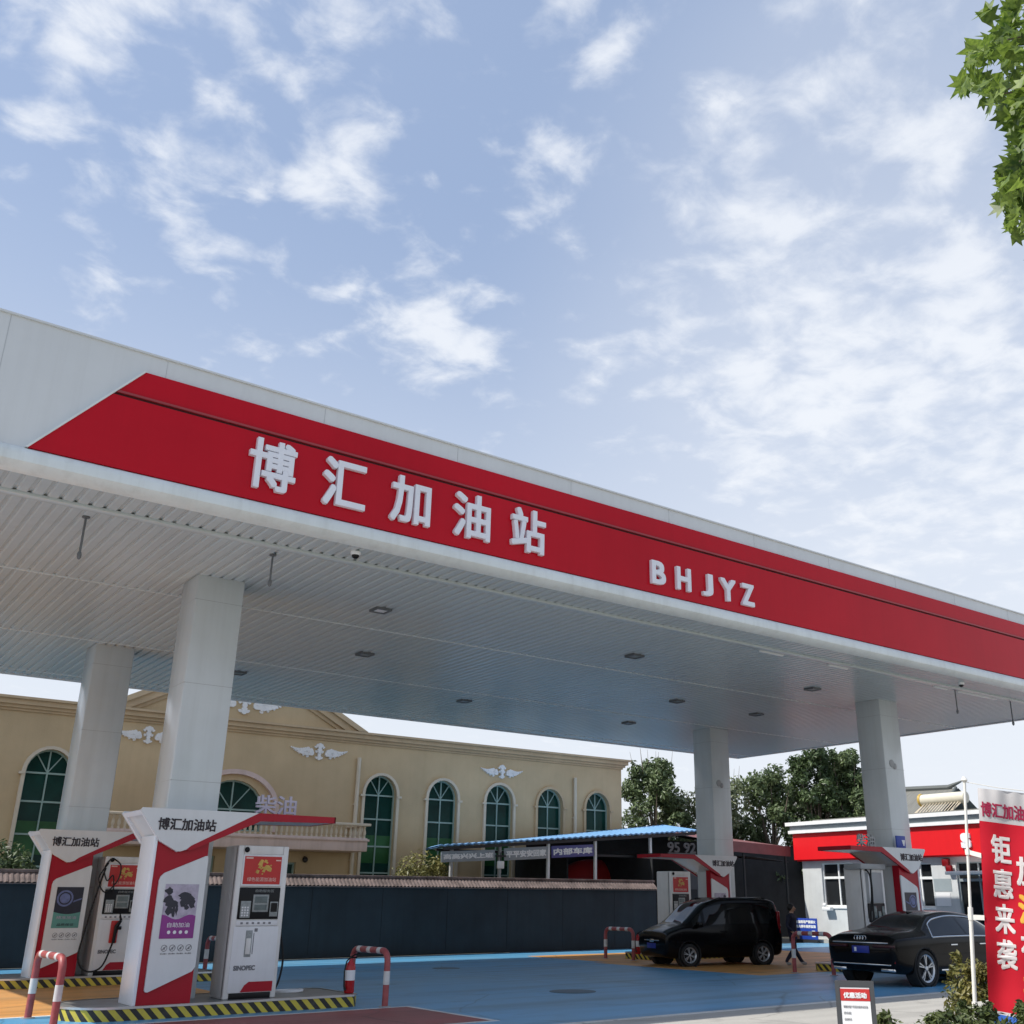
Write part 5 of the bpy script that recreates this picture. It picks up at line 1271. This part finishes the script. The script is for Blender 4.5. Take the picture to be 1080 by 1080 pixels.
# warp the cloud plane a little so that banks have ragged outlines
wn = N.new('ShaderNodeTexNoise'); wn.inputs['Scale'].default_value = 5.5; wn.inputs['Detail'].default_value = 5; L.new(cv.outputs[0], wn.inputs['Vector'])
ws = N.new('ShaderNodeVectorMath'); ws.operation = 'MULTIPLY_ADD'; ws.inputs[1].default_value = (.14, .14, .14); L.new(wn.outputs['Color'], ws.inputs[0])
wo = N.new('ShaderNodeVectorMath'); wo.operation = 'SUBTRACT'; wo.inputs[1].default_value = (.07, .07, .07)
L.new(cv.outputs[0], ws.inputs[2]); L.new(ws.outputs[0], wo.inputs[0]); cvw = wo.outputs[0]
banks = [(100, 18, 95, 1.0), (190, 165, 62, .85), (352, 182, 66, 1.0), (340, 38, 62, .85), (250, 25, 40, .6), (575, 8, 50, .9), (655, 60, 60, .65), (590, 175, 62, .75), (475, 342, 66, .95), (390, 325, 40, .6), (175, 308, 40, .6), (210, 110, 260, .44), (240, 95, 34, .7), (300, 95, 34, .6), (130, 80, 36, .6), (270, 205, 24, .7), (30, 170, 36, .6), (420, 75, 40, .5), (90, 240, 40, .3), (60, 115, 60, .5), (70, 178, 55, .4), (420, 130, 40, .5),
         (880, 110, 95, .8), (800, 215, 110, .9), (985, 150, 80, .9), (720, 350, 75, .6), (905, 400, 140, .95), (1020, 320, 110, .95), (800, 450, 110, .8), (1040, 460, 150, .85), (900, 20, 90, .7), (655, 390, 55, .5), (940, 560, 120, .6), (20, 20, 60, .6)]
acc = None
for px, py, r, wgt in banks:
    a = proj(ray(px, py)); b1 = proj(ray(px + r, py)); b2 = proj(ray(px, py + r))
    # elongated footprint on the cloud plane
    ex = Vector((b1[0] - a[0], b1[1] - a[1])); ey = Vector((b2[0] - a[0], b2[1] - a[1]))
    det = ex.x * ey.y - ex.y * ey.x
    sb_ = N.new('ShaderNodeVectorMath'); sb_.operation = 'SUBTRACT'; sb_.inputs[1].default_value = (a[0], a[1], 0); L.new(cvw, sb_.inputs[0])
    d1 = N.new('ShaderNodeVectorMath'); d1.operation = 'DOT_PRODUCT'; d1.inputs[1].default_value = (ey.y / det, -ey.x / det, 0); L.new(sb_.outputs[0], d1.inputs[0])
    d2 = N.new('ShaderNodeVectorMath'); d2.operation = 'DOT_PRODUCT'; d2.inputs[1].default_value = (-ex.y / det, ex.x / det, 0); L.new(sb_.outputs[0], d2.inputs[0])
    q = MA('ADD', MA('MULTIPLY', d1.outputs['Value'], d1.outputs['Value']), MA('MULTIPLY', d2.outputs['Value'], d2.outputs['Value']))
    e = MA('MULTIPLY', MA('POWER', 2.718, MA('MULTIPLY', q, -1.1)), wgt)
    acc = e if acc is None else MA('MAXIMUM', acc, e)
fn = N.new('ShaderNodeTexNoise'); fn.inputs['Scale'].default_value = 10.0; fn.inputs['Detail'].default_value = 10; fn.inputs['Roughness'].default_value = .56; fn.inputs['Distortion'].default_value = .25
L.new(cv.outputs[0], fn.inputs['Vector'])
fb = N.new('ShaderNodeTexNoise'); fb.inputs['Scale'].default_value = 1.7; fb.inputs['Detail'].default_value = 4; L.new(cv.outputs[0], fb.inputs['Vector'])
dens = MA('ADD', MA('MULTIPLY', acc, .60), MA('MULTIPLY', MA('SUBTRACT', fn.outputs['Fac'], .5), 2.0))
dens = MA('ADD', dens, MA('MULTIPLY', MA('SUBTRACT', fb.outputs['Fac'], .5), .35))
cm = N.new('ShaderNodeMapRange'); cm.interpolation_type = 'SMOOTHSTEP'; cm.inputs['From Min'].default_value = .10; cm.inputs['From Max'].default_value = .78; cm.inputs['To Max'].default_value = .82
L.new(dens, cm.inputs['Value'])
vr = N.new('ShaderNodeVectorMath'); vr.operation = 'DOT_PRODUCT'; vr.inputs[1].default_value = tuple(ray(1050, 380)); L.new(nv.outputs[0], vr.inputs[0])
vm = N.new('ShaderNodeMapRange'); vm.interpolation_type = 'SMOOTHSTEP'; vm.inputs['From Min'].default_value = .88; vm.inputs['From Max'].default_value = .995; vm.inputs['To Max'].default_value = .36; L.new(vr.outputs['Value'], vm.inputs['Value'])
vq = MA('MULTIPLY', vm.outputs['Result'], MA('ADD', MA('MULTIPLY', fb.outputs['Fac'], 1.2), .3, clamp=True))
# thin veil and bright haze low down
hz = N.new('ShaderNodeMapRange'); hz.interpolation_type = 'SMOOTHSTEP'; hz.inputs['From Min'].default_value = .62; hz.inputs['From Max'].default_value = .05; hz.inputs['To Max'].default_value = .9
L.new(sp.outputs['Z'], hz.inputs['Value'])
SKYS = .15
mul = N.new('ShaderNodeVectorMath'); mul.operation = 'SCALE'; mul.inputs['Scale'].default_value = SKYS; L.new(sky.outputs[0], mul.inputs[0])
veil = N.new('ShaderNodeMix'); veil.data_type = 'RGBA'; veil.inputs['Factor'].default_value = .62; veil.inputs['B'].default_value = (.405, .515, .735, 1); L.new(mul.outputs[0], veil.inputs['A'])
m1 = N.new('ShaderNodeMix'); m1.data_type = 'RGBA'; m1.inputs['B'].default_value = (.80, .84, .90, 1); L.new(hz.outputs['Result'], m1.inputs['Factor']); L.new(veil.outputs['Result'], m1.inputs['A'])
m2_ = N.new('ShaderNodeMix'); m2_.data_type = 'RGBA'; m2_.inputs['B'].default_value = (.86, .89, .94, 1); L.new(MA('MAXIMUM', cm.outputs['Result'], MA('ADD', vq, MA('MULTIPLY', cm.outputs['Result'], .62), clamp=True)), m2_.inputs['Factor']); L.new(m1.outputs['Result'], m2_.inputs['A'])
L.new(m2_.outputs['Result'], bg.inputs['Color']); bg.inputs['Strength'].default_value = 1.0
L.new(bg.outputs[0], out.inputs['Surface'])

sl = bpy.data.lights.new('sun', 'SUN'); sl.energy = 4.5; sl.angle = rad(.53); sl.color = (1, .955, .88)
so = bpy.data.objects.new('sun', sl); COL.objects.link(so); so.rotation_euler = SUN.to_track_quat('Z', 'Y').to_euler()
vs_ = sc.view_settings; vs_.view_transform = 'Standard'; vs_.look = 'None'; vs_.exposure = .12; vs_.gamma = 1; vs_.use_curve_mapping = False
